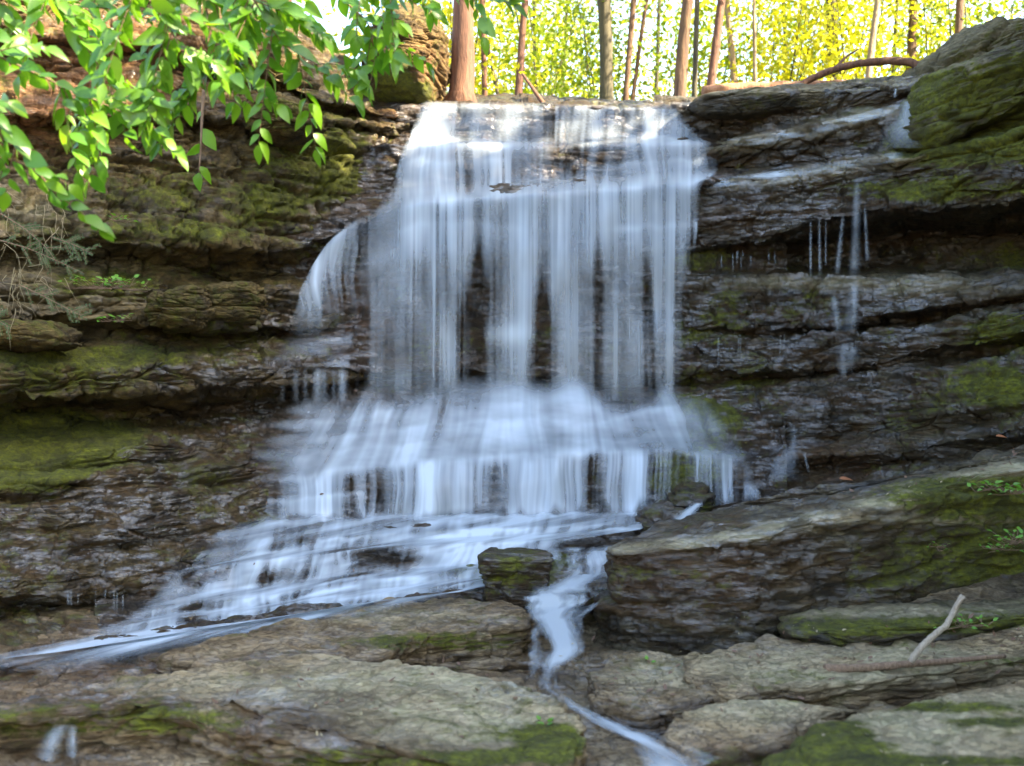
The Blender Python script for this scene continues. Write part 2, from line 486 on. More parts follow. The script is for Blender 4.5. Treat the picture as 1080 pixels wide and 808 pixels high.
# ---- left cliff
Lx = (-260, -60, 60, 160, 260, 340, 400, 460)
def L(py, Y): return [(x, p, q) for x, p, q in zip(Lx, py, Y)]
Yb = np.array((9.6, 10.5, 11.1, 11.7, 12.4, 13.1, 13.7, 14.2))
left_curves = [
    L((-190, -180, -160, -120, -40, 40, 88, 100), Yb + 1.9),
    L((-150, -140, -120, -80, -10, 62, 98, 106), Yb + .35),
    L((-20, -10, 0, 10, 40, 90, 112, 116), Yb + .15),
    L((25, 30, 40, 48, 70, 105, 120, 124), Yb + .00),
    L((30, 36, 47, 55, 78, 110, 124, 128), Yb + .30),
    L((70, 78, 84, 90, 100, 116, 126, 130), Yb + .20),
    L((118, 120, 122, 124, 125, 126, 130, 138), Yb - .12),
    L((130, 132, 132, 134, 134, 136, 142, 150), Yb + .18),
    L((190, 190, 188, 186, 188, 190, 196, 200), Yb + .08),
    L((252, 250, 250, 258, 266, 262, 250, 246), Yb - .08),
    L((262, 262, 266, 276, 284, 278, 262, 256), Yb + .38),
    L((278, 280, 284, 292, 296, 292, 285, 280), Yb + .36),
    L((290, 292, 294, 300, 304, 304, 300, 300), Yb + .02),
    L((330, 332, 334, 338, 344, 346, 348, 348), Yb - .06),
    L((340, 344, 346, 348, 352, 354, 356, 356), Yb + .34),
    L((352, 354, 356, 358, 360, 360, 360, 360), Yb + .22),
    L((384, 386, 388, 386, 386, 386, 386, 386), Yb - .42),
    L((420, 420, 418, 412, 408, 402, 398, 396), Yb - .46),
    L((432, 432, 431, 430, 428, 424, 420, 418), Yb + .55),
    L((440, 440, 439, 438, 437, 436, 434, 434), Yb + .50),
    L(np.array((40, 30, 20, 8, 0, -5, -9, -12)) * 1 + 462, np.array((9.35, 10.10, 10.60, 11.20, 12.15, 13.30, 14.10, 14.50))),
    L(np.array((40, 30, 20, 8, 0, -5, -9, -12)) * 1 + 480, np.array((9.30, 10.00, 10.50, 11.10, 12.00, 13.15, 13.95, 14.35))),
    L(np.array((40, 30, 20, 8, 0, -5, -9, -12)) * 1 + 488, np.array((9.05, 9.70, 10.20, 10.80, 11.70, 12.90, 13.70, 14.10))),
    L(np.array((40, 30, 20, 8, 0, -5, -9, -12)) * 1 + 508, np.array((8.98, 9.62, 10.12, 10.70, 11.60, 12.80, 13.60, 14.00))),
    L(np.array((40, 30, 20, 8, 0, -5, -9, -12)) * 1 + 514, np.array((8.80, 9.40, 9.90, 10.45, 11.35, 12.55, 13.35, 13.75))),
    L(np.array((40, 30, 20, 8, 0, -5, -9, -12)) * 1 + 540, np.array((8.70, 9.30, 9.80, 10.35, 11.25, 12.45, 13.25, 13.65))),
    L(np.array((40, 30, 20, 8, 0, -5, -9, -12)) * 1 + 546, np.array((8.50, 9.10, 9.60, 10.10, 11.00, 12.20, 13.00, 13.40))),
    L(np.array((40, 30, 20, 8, 0, -5, -9, -12)) * 1 + 566, np.array((8.45, 9.04, 9.52, 10.00, 10.90, 12.10, 12.90, 13.30))),
    L(np.array((40, 30, 20, 8, 0, -5, -9, -12)) * 1 + 574, np.array((8.30, 8.85, 9.35, 9.85, 10.70, 11.90, 12.70, 13.10))),
    L(np.array((40, 30, 20, 8, 0, -5, -9, -12)) * 0.6 + 594, np.array((8.20, 8.75, 9.25, 9.75, 10.60, 11.80, 12.60, 13.00))),
    L((630, 632, 630, 618, 605, 600, 600, 600), np.array((8.00, 8.60, 9.10, 9.65, 10.45, 11.60, 12.40, 12.60))),
    L((638, 640, 638, 626, 612, 608, 608, 608), np.array((8.20, 8.85, 9.40, 9.95, 10.70, 11.70, 12.40, 12.60))),
    L((648, 650, 646, 635, 625, 620, 620, 620), np.array((8.20, 8.80, 9.40, 10.00, 10.75, 11.70, 12.40, 12.60))),
    L((665, 668, 668, 665, 660, 660, 660, 660), np.array((7.80, 8.30, 8.70, 9.30, 10.05, 10.90, 11.70, 11.90))),
    L((720, 720, 720, 720, 720, 720, 720, 720), np.array((7.20, 7.40, 7.60, 8.20, 9.15, 9.90, 10.40, 10.60))),
]
left_spec = dict(
    moss0=.13, wet0=.22,
    moss=[(330, 175, 70, 40, .6), (230, 215, 90, 20, .3), (285, 218, 36, 20, .75), (190, 245, 110, 12, .4), (350, 160, 40, 60, .3), (110, 300, 60, 14, .5),
          (30, 466, 95, 36, 1.6), (20, 496, 60, 22, 1.2), (100, 375, 130, 12, .45), (60, 395, 90, 18, .35), (210, 330, 50, 30, .25), (430, 60, 40, 60, .3), (180, 190, 60, 20, .3)],
    wet=[(180, 560, 230, 95, 1.1), (240, 480, 110, 50, .9), (330, 360, 90, 45, .9), (390, 260, 60, 90, .9), (140, 402, 60, 14, .6), (250, 390, 60, 20, .8), (120, 620, 200, 60, .9), (420, 190, 40, 50, .7)],
    orange=[(60, 105, 120, 40, .9), (130, 45, 110, 30, 1.0), (20, 130, 60, 50, .6), (420, 120, 25, 10, .8)],
    pale=[(10, 215, 60, 35, .35), (60, 300, 90, 50, .25)])

# ---- bedrock behind and under the falling water
Fx = (100, 250, 330, 400, 440, 560, 640, 720, 760, 830)
def B(py, Y): return [(x, p, q) for x, p, q in zip(Fx, py, Y)]
Yc = np.array((13.4, 13.6, 13.75, 13.9, 14., 14., 14., 14., 14., 13.9))
LINES = [  # each ledge line of the lower cascade: its lip, then the foot of its riser
    [(240, 543), (377, 541), (560, 540), (700, 536)],
    [(205, 588), (300, 571), (400, 563), (520, 556), (690, 552)], [(198, 598), (300, 582), (400, 573), (520, 565), (680, 558)],
    [(172, 607), (270, 591), (380, 580), (500, 572), (600, 571)], [(160, 630), (260, 621), (380, 605), (480, 597), (590, 590)],
    [(140, 644), (250, 632), (380, 612), (500, 600), (575, 594)], [(130, 653), (250, 642), (380, 622), (500, 610), (560, 604)],
    [(100, 662), (220, 649), (360, 631), (490, 615), (540, 608)], [(90, 671), (215, 658), (355, 640), (488, 623), (530, 614)],
    [(-60, 702), (60, 688), (180, 669), (300, 650), (400, 633), (490, 624)]]
DEPTH = [(11.40, 11.37), (9.85, 10.5), (9.75, 10.42), (9.50, 10.15), (9.35, 10.05), (9.0, 9.6), (8.9, 9.5), (8.55, 9.2), (8.45, 9.1), (7.2, 8.6)]
def line_pts(ln, ya, yb, back=0.0):
    return [(x, y, ya + (yb - ya) * (i / (len(ln) - 1)) ** .7 + back) for i, (x, y) in enumerate(ln)]
fall_curves = [
    B((102, 102, 102, 102, 101, 103, 105, 106, 106, 100), Yc + 3.0),
    B((112, 110, 110, 109, 107, 109, 111, 111, 111, 106), Yc + .25),
    B((118, 118, 118, 118, 112, 114, 116, 117, 117, 112), Yc + .0),
    B((160, 158, 155, 152, 148, 150, 146, 144, 146, 140), Yc - .12),
    B((166, 164, 160, 157, 153, 155, 151, 149, 150, 146), Yc - .3),
    B((215, 215, 205, 198, 194, 192, 186, 176, 176, 170), Yc - .38),
    B((228, 228, 220, 206, 200, 198, 194, 184, 183, 178), Yc - .62),
    B((258, 258, 256, 226, 214, 208, 206, 194, 190, 190), Yc - .92),
    B((275, 275, 268, 240, 230, 226, 224, 212, 210, 210), Yc - .50),
    B((346, 346, 344, 330, 330, 330, 330, 330, 330, 330), Yc - .55),
    B((352, 352, 352, 348, 348, 348, 346, 346, 346, 346), Yc - .75),
    B((385, 385, 386, 388, 392, 396, 396, 396, 392, 392), Yc - 1.0),
    B((398, 398, 398, 400, 402, 406, 408, 408, 408, 408), Yc - .70),
    B((424, 424, 424, 420, 416, 415, 415, 414, 414, 414), Yc - 1.0),
    B((465, 468, 470, 468, 466, 464, 460, 458, 462, 470), Yc - 1.6),
    B((520, 516, 508, 498, 492, 484, 481, 477, 484, 500), Yc - 2.05),
    B((556, 552, 550, 548, 548, 547, 546, 540, 526, 526), Yc - 2.35),
] + [line_pts(ln, ya, yb, .16) for ln, (ya, yb) in zip(LINES[1:], DEPTH[1:])] + [[(100, 712, 7.6), (300, 672, 8.4), (500, 640, 8.7), (830, 640, 8.8)]]
fall_spec = dict(wet0=.9, moss0=.06,
    moss=[(740, 300, 30, 60, .5), (725, 500, 40, 28, .7), (545, 600, 60, 20, .6), (740, 430, 40, 40, .4)],
    orange=[(390, 345, 40, 60, .35), (340, 320, 40, 40, .3)])

# ---- right cliff
Rx = (690, 740, 800, 860, 960, 1080, 1260, 1420)
def Rr(py, Y): return [(x, p, q) for x, p, q in zip(Rx, py, Y)]
Yr = np.array((14.1, 13.9, 13.7, 13.5, 13.0, 12.3, 11.2, 9.8))
right_curves = [
    Rr((104, 102, 92, 90, 82, 40, -80, -200), Yr + 2.6),
    Rr((110, 108, 95, 92, 84, 48, -60, -170), Yr + .25),
    Rr((116, 113, 100, 97, 92, 66, -20, -120), Yr - .1),
    Rr((146, 146, 136, 124, 102, 92, 60, 20), Yr + .12),
    Rr((157, 157, 148, 137, 116, 106, 80, 50), Yr - .40),
    Rr((186, 186, 178, 170, 154, 126, 90, 60), Yr - .25),
    Rr((198, 198, 190, 182, 167, 138, 100, 75), Yr - .72),
    Rr((230, 228, 222, 206, 190, 178, 150, 130), Yr - .72),
    Rr((268, 262, 254, 234, 220, 210, 195, 180), Yr - .75),
    Rr((276, 270, 265, 252, 246, 244, 240, 235), Yr + np.array((-.3, -.25, .1, .5, .7, .8, .8, .8))),
    Rr((284, 282, 280, 282, 284, 280, 272, 265), Yr + np.array((-.3, -.25, .1, .45, .6, .6, .6, .6))),
    Rr((292, 292, 291, 293, 294, 286, 276, 270), Yr - .62),
    Rr((348, 348, 346, 342, 328, 306, 285, 270), Yr - .80),
    Rr((354, 356, 354, 350, 338, 314, 292, 280), Yr - .42),
    Rr((362, 362, 360, 356, 344, 322, 298, 285), Yr - .80),
    Rr((390, 392, 392, 390, 376, 352, 325, 310), Yr - .90),
    Rr((398, 400, 400, 398, 386, 362, 335, 320), Yr - .50),
    Rr((408, 408, 406, 402, 390, 368, 340, 325), Yr - .92),
    Rr((450, 452, 450, 446, 442, 420, 400, 390), Yr - 1.12),
    Rr((458, 460, 462, 462, 456, 436, 415, 400), Yr - 1.05),
    Rr((478, 482, 484, 482, 476, 452, 435, 420), Yr - 1.35),
    Rr((496, 500, 498, 494, 488, 468, 450, 440), Yr - 1.05),
    Rr((520, 522, 520, 515, 505, 490, 475, 465), Yr - 1.45),
    Rr((560, 560, 550, 540, 530, 520, 510, 500), Yr - 2.3),
]
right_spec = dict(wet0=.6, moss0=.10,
    moss=[(1040, 150, 90, 26, 1.3), (1060, 128, 60, 20, 1.1), (1000, 200, 120, 12, .9), (1080, 350, 60, 20, .7), (1070, 410, 70, 25, .75), (960, 440, 60, 20, .3),
          (800, 400, 40, 30, .3), (765, 330, 30, 40, .35), (840, 325, 40, 20, .3), (1060, 270, 60, 14, .5)],
    wet=[(800, 300, 110, 60, .9), (880, 330, 120, 45, .7), (860, 210, 130, 70, .6), (800, 150, 90, 40, .5), (850, 440, 120, 70, .8), (960, 140, 30, 40, .6)],
    orange=[(870, 490, 60, 25, .5), (780, 230, 40, 20, .2)],
    pale=[(770, 153, 40, 6, .5), (810, 147, 40, 6, .5), (850, 139, 35, 6, .5), (890, 129, 35, 6, .5), (930, 119, 35, 6, .5), (770, 194, 40, 6, .5), (820, 188, 40, 6, .5), (870, 180, 35, 6, .5), (920, 172, 35, 6, .5), (955, 164, 25, 7, .9), (960, 300, 80, 12, .5), (840, 298, 80, 8, .4)])  # pale strips along the ledges paint in the sky light their tops catch

# ---- bedrock floor of the gorge
PYF = (540, 570, 600, 650, 700, 750, 808, 900, 1050)
YF_ = (14.5, 12.6, 10.9, 9.0, 7.4, 6.25, 5.38, 4.45, 3.5)
def YF(py): return float(np.interp(py, PYF, YF_))
Gx = (-420, 0, 300, 560, 620, 760, 900, 1080, 1500)
floor_curves = []
for p, Y in zip(PYF, YF_):
    floor_curves.append([(x, p, Y) for x in Gx])
    if p in (650, 700):
        floor_curves.append([(x, p + 9 + (x > 560) * 6, Y - .05) for x in Gx])
floor_spec = dict(wet0=.25, moss0=.04,
    wet=[(120, 690, 260, 45, .9), (640, 680, 110, 60, .8), (620, 750, 70, 60, .6), (60, 800, 120, 50, .6)],
    pale=[(860, 690, 200, 40, .6), (760, 740, 150, 30, .5)],
    orange=[(80, 715, 140, 30, .35)])

relief_left = relief('cliff_terrain', left_curves, -260, 460, 620, 28, M_left, left_spec, 11, 0.02, (.20, .075, .06, .045), calm=.62)
tag(relief_left, 'brown layered sandstone cliff with moss, beside the waterfall on the leafy side', kind='structure')
relief_fall = relief('cliff_terrain', fall_curves, 100, 830, 640, 26, M_fall, fall_spec, 23, 0.03, (.06, .045, .04, .035))
tag(relief_fall, 'dark wet stepped rock face behind the falling water', kind='structure')
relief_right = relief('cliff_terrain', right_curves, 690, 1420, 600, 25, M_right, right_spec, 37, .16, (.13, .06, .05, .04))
tag(relief_right, 'dark wet layered cliff with deep recess beside the waterfall', kind='structure')
relief_floor = relief('ground_terrain', floor_curves, -420, 1500, 900, 40, M_floor, floor_spec, 53, 0, (.02, .02, .05, .03))
tag(relief_floor, 'stepped bedrock floor of the gorge', kind='structure')

# ground below and around, one sheet to the horizon; the gorge rocks lie on it
def ground_sheet():
    xs = np.concatenate([np.linspace(-260, -14, 18), np.linspace(-13, 13, 90), np.linspace(14, 260, 18)])
    ys = np.concatenate([np.linspace(-200, -8, 16), np.linspace(-7, 40, 150), np.linspace(42, 320, 24)])
    X, Yy = np.meshgrid(xs, ys)
    top = 2.6 + .02 * np.clip(Yy - 15, 0, 200) + .15 * fbm(X * .3, Yy * .3, X * 0, 3, 5)
    edge = 15.6 + .0 * X
    Z = np.where(Yy > edge, top, -2.6)
    Z = -2.6 + (top + 2.6) * sstep(15.0, 15.8, Yy + .2 * noise1(X * .7, 3))
    right = sstep(7.2, 9.5, X - .25 * np.clip(6 - Yy, 0, 8) + .4 * noise1(Yy * .6, 8))
    left = sstep(7.0, 9.5, -X + .4 * noise1(Yy * .6, 9))
    bank = np.maximum(right, left) * sstep(-14, -2, Yy)
    Z = np.maximum(Z, -2.6 + bank * (5.4 + .25 * np.clip(np.abs(X) - 8, 0, 20)))
    V = np.stack([X, Yy, Z], -1)
    Q = grid_quads(*V.shape[:2])[:, ::-1]
    o = mesh_np('ground', V, Q, M_soil, base=False)
    tag(o, 'leaf littered forest soil above and around the gorge', kind='structure')
ground_sheet()

# ------------------------------------------------------------------ loose slabs and boulders
def slab(name, outline, ztop, thick, mat, spec, seed, label, cat='rock slab', axis='up', Yf=None, depth=None, group=None, tiltx=0.0, tilty=0.0, amp=1.0, nth=420, undercut=.06, dome=.03, rnd=.05, bedtilt=0.0, facemoss=0):
    """axis up: outline in pixels lies on the plane z = ztop (+ tilts), sides go down by thick.
       axis front: outline stands at depth Yf facing the viewer and goes back by depth."""
    o = np.asarray(outline, float)
    if axis == 'up':
        pts = []
        for px, py in o:
            a, c = (px - 540) / F, (404 - py) / F
            # z = ztop + tiltx*x + tilty*(Y-7) ; z = c*Y ; x = a*Y
            Y = (ztop - 7 * tilty) / (c - tiltx * a - tilty)
            pts.append((a * Y, Y))
    else:
        pts = [((px - 540) / F * Yf, (404 - py) / F * Yf) for px, py in o]
    pts = np.array(pts + [pts[0]])
    L_ = np.concatenate([[0], np.cumsum(np.linalg.norm(np.diff(pts, axis=0), axis=1))])
    t = np.linspace(0, L_[-1], nth, endpoint=False)
    P = np.stack([np.interp(t, L_, pts[:, 0]), np.interp(t, L_, pts[:, 1])], -1)
    ker = np.hanning(11); ker /= ker.sum()
    for ax in (0, 1):
        q = np.concatenate([P[-20:, ax], P[:, ax], P[:20, ax]])
        P[:, ax] = np.convolve(q, ker, 'same')[20:-20]
    ctr = P.mean(0)
    nt, ns = 100, 52
    size = np.sqrt(abs(np.sum(P[:, 0] * np.roll(P[:, 1], -1) - P[:, 1] * np.roll(P[:, 0], -1))) / 2 / np.pi)
    rows_ = []
    w_ = min(.6, rnd / size)
    for r in np.concatenate([np.linspace(0, 1 - w_, nt - 24, endpoint=False), np.linspace(1 - w_, 1, 24)]):
        h = dome * (1 - r ** 2)
        edge = rnd * (1 - math.sqrt(max(0, 1 - np.clip((r - 1 + w_) / w_, 0, 1) ** 2))) * .6
        rows_.append((r, h - edge))
    sh = min(.5, rnd / size)
    sh = sh if thick < .6 else .0
    for q in np.linspace(0, 1, ns)[1:]:
        rows_.append((1 - undercut * q ** 1.5, -rnd * .6 - q * thick))
    rows_ = np.array(rows_)
    rr, hh = rows_[:, 0][:, None], rows_[:, 1][:, None]
    A = ctr[0] + (P[:, 0] - ctr[0])[None] * rr
    Bc = ctr[1] + (P[:, 1] - ctr[1])[None] * rr
    if axis == 'up':
        V = np.stack([A, Bc, ztop + tiltx * A + tilty * (Bc - 7) + hh + 0 * A], -1)
    else:
        V = np.stack([A, Yf - hh * (depth / thick if thick else 1) + 0 * A + tilty * 0, Bc], -1)
    # outward normals of the closed grid
    Vp = np.concatenate([V[:, -1:], V, V[:, :1]], 1)
    N = normals(Vp)[:, 1:-1]
    if axis == 'up': N = np.where((np.mean(N[nt // 2, :, 2]) < 0), -N, N)
    else: N = np.where((np.mean(N[nt // 2, :, 1]) > 0), -N, N)
    x, y, z = V[..., 0], V[..., 1], V[..., 2]
    s = z - bedtilt * x
    st = np.clip(1.15 - np.abs(N[..., 2]), .08, 1)
    fade = np.clip(rr / .06, 0, 1)
    d = amp * (.07 * (beds(x + .6 * y, s, .16, .6, seed) - .5) * st + .035 * (beds(x + .6 * y, s, .05, .3, seed + 9) - .5) * st)
    d += amp * (.05 * fbm(x * 1.5, y * 1.5, z * 2.2, 5, seed + 1) + .03 * fbm(x * 5, y * 5, z * 9, 4, seed + 2) + .03 * (.2 - np.abs(fbm(x * 2.6, y * 2.6, z * 5, 4, seed + 3))) + .085 * fracture(x, y, s, seed + 5) * (.25 + .75 * st) + .012 * fbm(x * 16, y * 16, s * 26, 3, seed + 6))
    V = V + N * (d * fade)[..., None]
    V[0] = V[0].mean(0)
    Vp = np.concatenate([V[:, -1:], V, V[:, :1]], 1)
    N = normals(Vp)[:, 1:-1]
    if axis == 'up': N = np.where((np.mean(N[nt // 2, :, 2]) < 0), -N, N)
    at = masks(V, N, spec, seed)
    Q = grid_quads(V.shape[0], V.shape[1], True)
    # orient outward: compare with a known outward direction
    v = V.reshape(-1, 3)
    q = Q[len(Q) // 3]
    fn = np.cross(v[q[1]] - v[q[0]], v[q[2]] - v[q[0]])
    if (fn[2] < 0 if axis == 'up' else fn[1] > 0): Q = Q[:, ::-1]
    ob = mesh_np(name, v, Q, mat, None, at)
    return tag(ob, label, cat, group)

# big shelf of mossy rock on the right of the stream
slab('rock_ledge', [(636, 574), (700, 552), (760, 536), (860, 520), (960, 500), (1080, 472), (1300, 410), (1400, 400), (1400, 440), (1240, 455), (1080, 494), (1000, 514), (930, 534), (860, 550), (790, 568), (700, 580), (645, 584)],
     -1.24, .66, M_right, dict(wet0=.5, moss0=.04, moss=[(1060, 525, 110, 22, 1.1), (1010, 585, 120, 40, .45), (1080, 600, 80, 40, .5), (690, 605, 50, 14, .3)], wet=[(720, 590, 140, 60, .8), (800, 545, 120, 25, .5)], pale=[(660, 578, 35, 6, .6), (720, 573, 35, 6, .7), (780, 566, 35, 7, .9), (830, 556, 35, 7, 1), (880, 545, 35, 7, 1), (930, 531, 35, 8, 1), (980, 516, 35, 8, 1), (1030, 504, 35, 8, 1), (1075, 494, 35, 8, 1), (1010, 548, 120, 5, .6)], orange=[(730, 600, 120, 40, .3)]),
     71, 'long mossy rock shelf with pale top edge running from the stream below the dark cliff', 'rock ledge', nth=760, undercut=.0, dome=.0, tiltx=.19, amp=1.1, rnd=.03, bedtilt=.1)
# block between the two small falls, its top under the water
slab('rock_block', [(508, 583), (520, 577), (570, 576), (583, 581), (581, 588), (540, 590), (512, 589)], -1.21, .33, M_fall,
     dict(wet0=.8, moss0=.16, moss=[(545, 606, 40, 16, .3)]), 83, 'squarish dark mossy block in the middle of the cascade', 'rock', nth=220, undercut=.0, dome=.0, rnd=.03, amp=.7)
# tilted slab in the middle
slab('rock_slab', [(175, 690), (260, 668), (330, 650), (400, 634), (470, 630), (535, 636), (558, 646), (548, 656), (470, 668), (420, 674), (400, 690), (300, 694), (220, 698)], -1.50, .34, M_floor,
     dict(wet0=.55, moss0=.10, moss=[(480, 678, 90, 10, .55)], pale=[(420, 645, 80, 15, .5)], orange=[(420, 640, 60, 10, .2)]),
     97, 'tilted dark slab with a moss covered front edge at the foot of the cascade', nth=460, tiltx=.035, undercut=.02, dome=.01)
# broad pale slab at the front left
slab('rock_slab', [(-260, 742), (-60, 738), (30, 735), (150, 712), (240, 702), (330, 696), (420, 696), (500, 706), (560, 722), (600, 748), (618, 772), (600, 800), (560, 830), (450, 800), (360, 792), (250, 775), (180, 752), (60, 750), (-60, 760), (-260, 790)],
     -1.50, .42, M_floor, dict(wet0=.22, moss0=.08, moss=[(582, 782, 32, 18, 1.3), (520, 798, 50, 8, .6), (120, 760, 160, 20, .45), (380, 808, 160, 20, .5)], wet=[(330, 745, 90, 35, 1.1), (60, 740, 160, 20, 1.0), (300, 790, 160, 30, .6), (560, 725, 50, 20, .9)], pale=[(430, 722, 160, 32, 1.0), (500, 762, 110, 28, .9), (250, 725, 120, 14, .5)], orange=[(60, 742, 140, 16, .4), (230, 760, 100, 20, .35)]),
     101, 'broad pale sandstone slab with greenish lichen lying at the front beside the stream', nth=640, undercut=.03, dome=.03, amp=1.1)
slab('rock_slab', [(90, 780), (180, 758), (300, 770), (420, 790), (540, 812), (560, 860), (300, 900), (60, 870)], -1.72, .5, M_floor,
     dict(wet0=.6, moss0=.15, moss=[(380, 800, 150, 20, .5)], wet=[(250, 790, 150, 30, .4)], orange=[(250, 775, 120, 18, .5)]), 103, 'brown wet slab just below the broad pale slab', nth=420, dome=.02)
# right foreground tiers
slab('rock_slab', [(720, 690), (800, 672), (900, 664), (1080, 650), (1350, 640), (1350, 690), (1150, 690), (1080, 694), (1000, 706), (930, 714), (850, 724), (775, 732), (740, 722)], -1.53, .26, M_floor,
     dict(wet0=.2, moss0=.07, moss=[(1060, 698, 60, 6, .45), (1000, 660, 100, 6, .3)], wet=[(780, 680, 90, 20, .5)], pale=[(900, 700, 180, 25, .9)]),
     107, 'flat pale slab with an undercut dark front edge under the fallen sticks', nth=600, dome=.015, undercut=.05)
slab('rock_slab', [(820, 650), (900, 642), (960, 640), (1080, 628), (1300, 610), (1300, 640), (1080, 650), (990, 660), (900, 664), (840, 662)], -1.44, .22, M_right,
     dict(wet0=.3, moss0=.15, moss=[(1000, 658, 120, 8, .6), (920, 665, 60, 6, .7)], pale=[(950, 645, 120, 8, .8), (1070, 635, 60, 10, .5)]), 109, 'thin slab with moss underneath at the foot of the long mossy shelf', nth=420, dome=.015)
slab('boulder', [(820, 790), (850, 762), (920, 742), (1000, 724), (1090, 708), (1400, 690), (1500, 760), (1400, 860), (1080, 870), (880, 870), (830, 840)], -1.40, .42, M_floor,
     dict(wet0=.08, moss0=.10, moss=[(865, 790, 55, 30, 1.8), (1000, 803, 160, 6, .6), (980, 745, 120, 5, .4), (1060, 762, 60, 5, .4)], pale=[(1000, 765, 180, 40, 1.0)]),
     113, 'large flat greenish boulder with bright moss on its corner', 'boulder', nth=560, dome=.06, rnd=.12)
slab('rock_slab', [(690, 772), (720, 750), (800, 736), (880, 738), (910, 746), (860, 762), (830, 776), (770, 786), (720, 792)], -1.50, .3, M_floor,
     dict(wet0=.35, moss0=.06, pale=[(800, 748, 80, 16, .8)], moss=[(760, 800, 60, 12, .3)], orange=[(740, 790, 50, 12, .3)]), 127, 'low tan slab wedged between the stream and the greenish boulder', nth=340, dome=.02)
slab('rock_slab', [(615, 705), (680, 690), (740, 700), (780, 716), (740, 742), (680, 752), (630, 740)], -1.58, .2, M_floor,
     dict(wet0=.65, moss0=.08, pale=[(700, 710, 70, 20, .6)]), 131, 'low wet slab along the bank of the stream opposite the broad pale slab', nth=300, dome=.02)
# little dark rock in the curtain and one at the side fall
slab('boulder', [(700, 512), (715, 500), (745, 498), (758, 510), (745, 522), (715, 524)], -1.0, .3, M_fall, dict(wet0=.9, moss0=.3), 137, 'small dark round rock at the edge of the water curtain', 'boulder', nth=160, dome=.1, rnd=.1)
slab('boulder', [(668, 540), (690, 528), (715, 526), (735, 532), (725, 545), (690, 550)], -1.12, .25, M_fall, dict(wet0=.85, moss0=.25), 139, 'low dark rock beside the short side fall above the shelf', 'boulder', nth=160, dome=.06, rnd=.08)

# mossy overhanging masses at the upper right, and the boulder at the lip on the left
slab('overhanging_rock', [(962, 146), (962, 122), (972, 96), (990, 74), (1030, 58), (1080, 40), (1250, -20), (1380, -40), (1400, 60), (1250, 90), (1120, 112), (1060, 126), (1010, 146), (985, 156)], 0, .5, M_right,
     dict(wet0=.1, moss0=.38, moss=[(1000, 100, 60, 30, .5), (1080, 70, 60, 20, .4)], pale=[(1030, 70, 30, 8, .5)]), 149,
     'dark mossy rock mass hanging over the end of the top ledge', 'rock', axis='front', Yf=12.1, depth=2.2, nth=520, dome=.10, rnd=.16, amp=1.2, bedtilt=.3)
slab('boulder', [(972, 92), (982, 60), (1020, 30), (1080, 18), (1250, -40), (1260, 20), (1080, 62), (1030, 74), (1000, 90)], 0, .4, M_right,
     dict(moss0=.25, pale0=.3), 151, 'grey green boulder on top of the overhanging rock', 'boulder', axis='front', Yf=12.9, depth=1.8, nth=360, dome=.12, rnd=.2, amp=1.5, bedtilt=.3)
slab('boulder', [(384, 112), (380, 60), (392, 14), (420, -6), (455, 2), (468, 24), (466, 60), (458, 84), (452, 106), (420, 114)], 0, .4, M_left,
     dict(moss0=.10, moss=[(415, 80, 16, 26, 1.3), (432, 98, 22, 12, 1.0)], orange=[(445, 70, 30, 40, .45)]), 157, 'tall tan boulder with yellow moss at the lip of the falls', 'boulder', axis='front', Yf=14.0, depth=1.1, nth=300, dome=.2, rnd=.3, amp=1.0)
# cap stone along the crest on the right
slab('rock_ledge', [(728, 110), (742, 100), (800, 92), (880, 90), (960, 84), (985, 84), (982, 96), (940, 101), (860, 112), (780, 120), (740, 119)], 0, .3, M_right,
     dict(wet0=.25, moss0=.12, pale=[(820, 95, 100, 5, .5)]), 163, 'thin grey cap ledge along the crest beyond the waterfall', 'rock ledge', axis='front', Yf=13.55, depth=1.3, nth=420, dome=.02, rnd=.04, amp=.8, bedtilt=.12)
# loose blocks in the left cliff
for ol, Yq, sd, lb in (
    ([(255, 128), (262, 104), (300, 98), (330, 110), (334, 128), (318, 140), (280, 142)], 12.2, 167, 'rounded brown block under the leaves near the top of the cliff'),
    ([(212, 316), (216, 300), (262, 296), (268, 312), (262, 338), (220, 342)], 11.9, 173, 'squarish brown block low in the cliff beside the dark crack'),
    ([(58, 352), (40, 340), (0, 338), (-40, 345), (-40, 362), (20, 366), (60, 362)], 10.35, 179, 'flat rounded stone lying on the mossy shelf'),
    ([(148, 330), (168, 306), (206, 300), (212, 330), (200, 344), (160, 346)], 11.4, 181, 'tilted tan block beside the squarish block in the cliff')):
    slab('rock_block', ol, 0, .3, M_left, dict(moss0=.18), sd, lb, 'rock', axis='front', Yf=Yq, depth=.6, nth=200, dome=.06, rnd=.08, amp=1.2)

# ------------------------------------------------------------------ water
def resample(c, n):
    a = np.asarray(c, float)
    l = np.concatenate([[0], np.cumsum(np.hypot(np.diff(a[:, 0]), .3 * np.diff(a[:, 1])))])
    l /= l[-1]
    u = np.linspace(0, 1, n)
    return np.stack([np.interp(u, l, a[:, k]) for k in range(3)], -1)

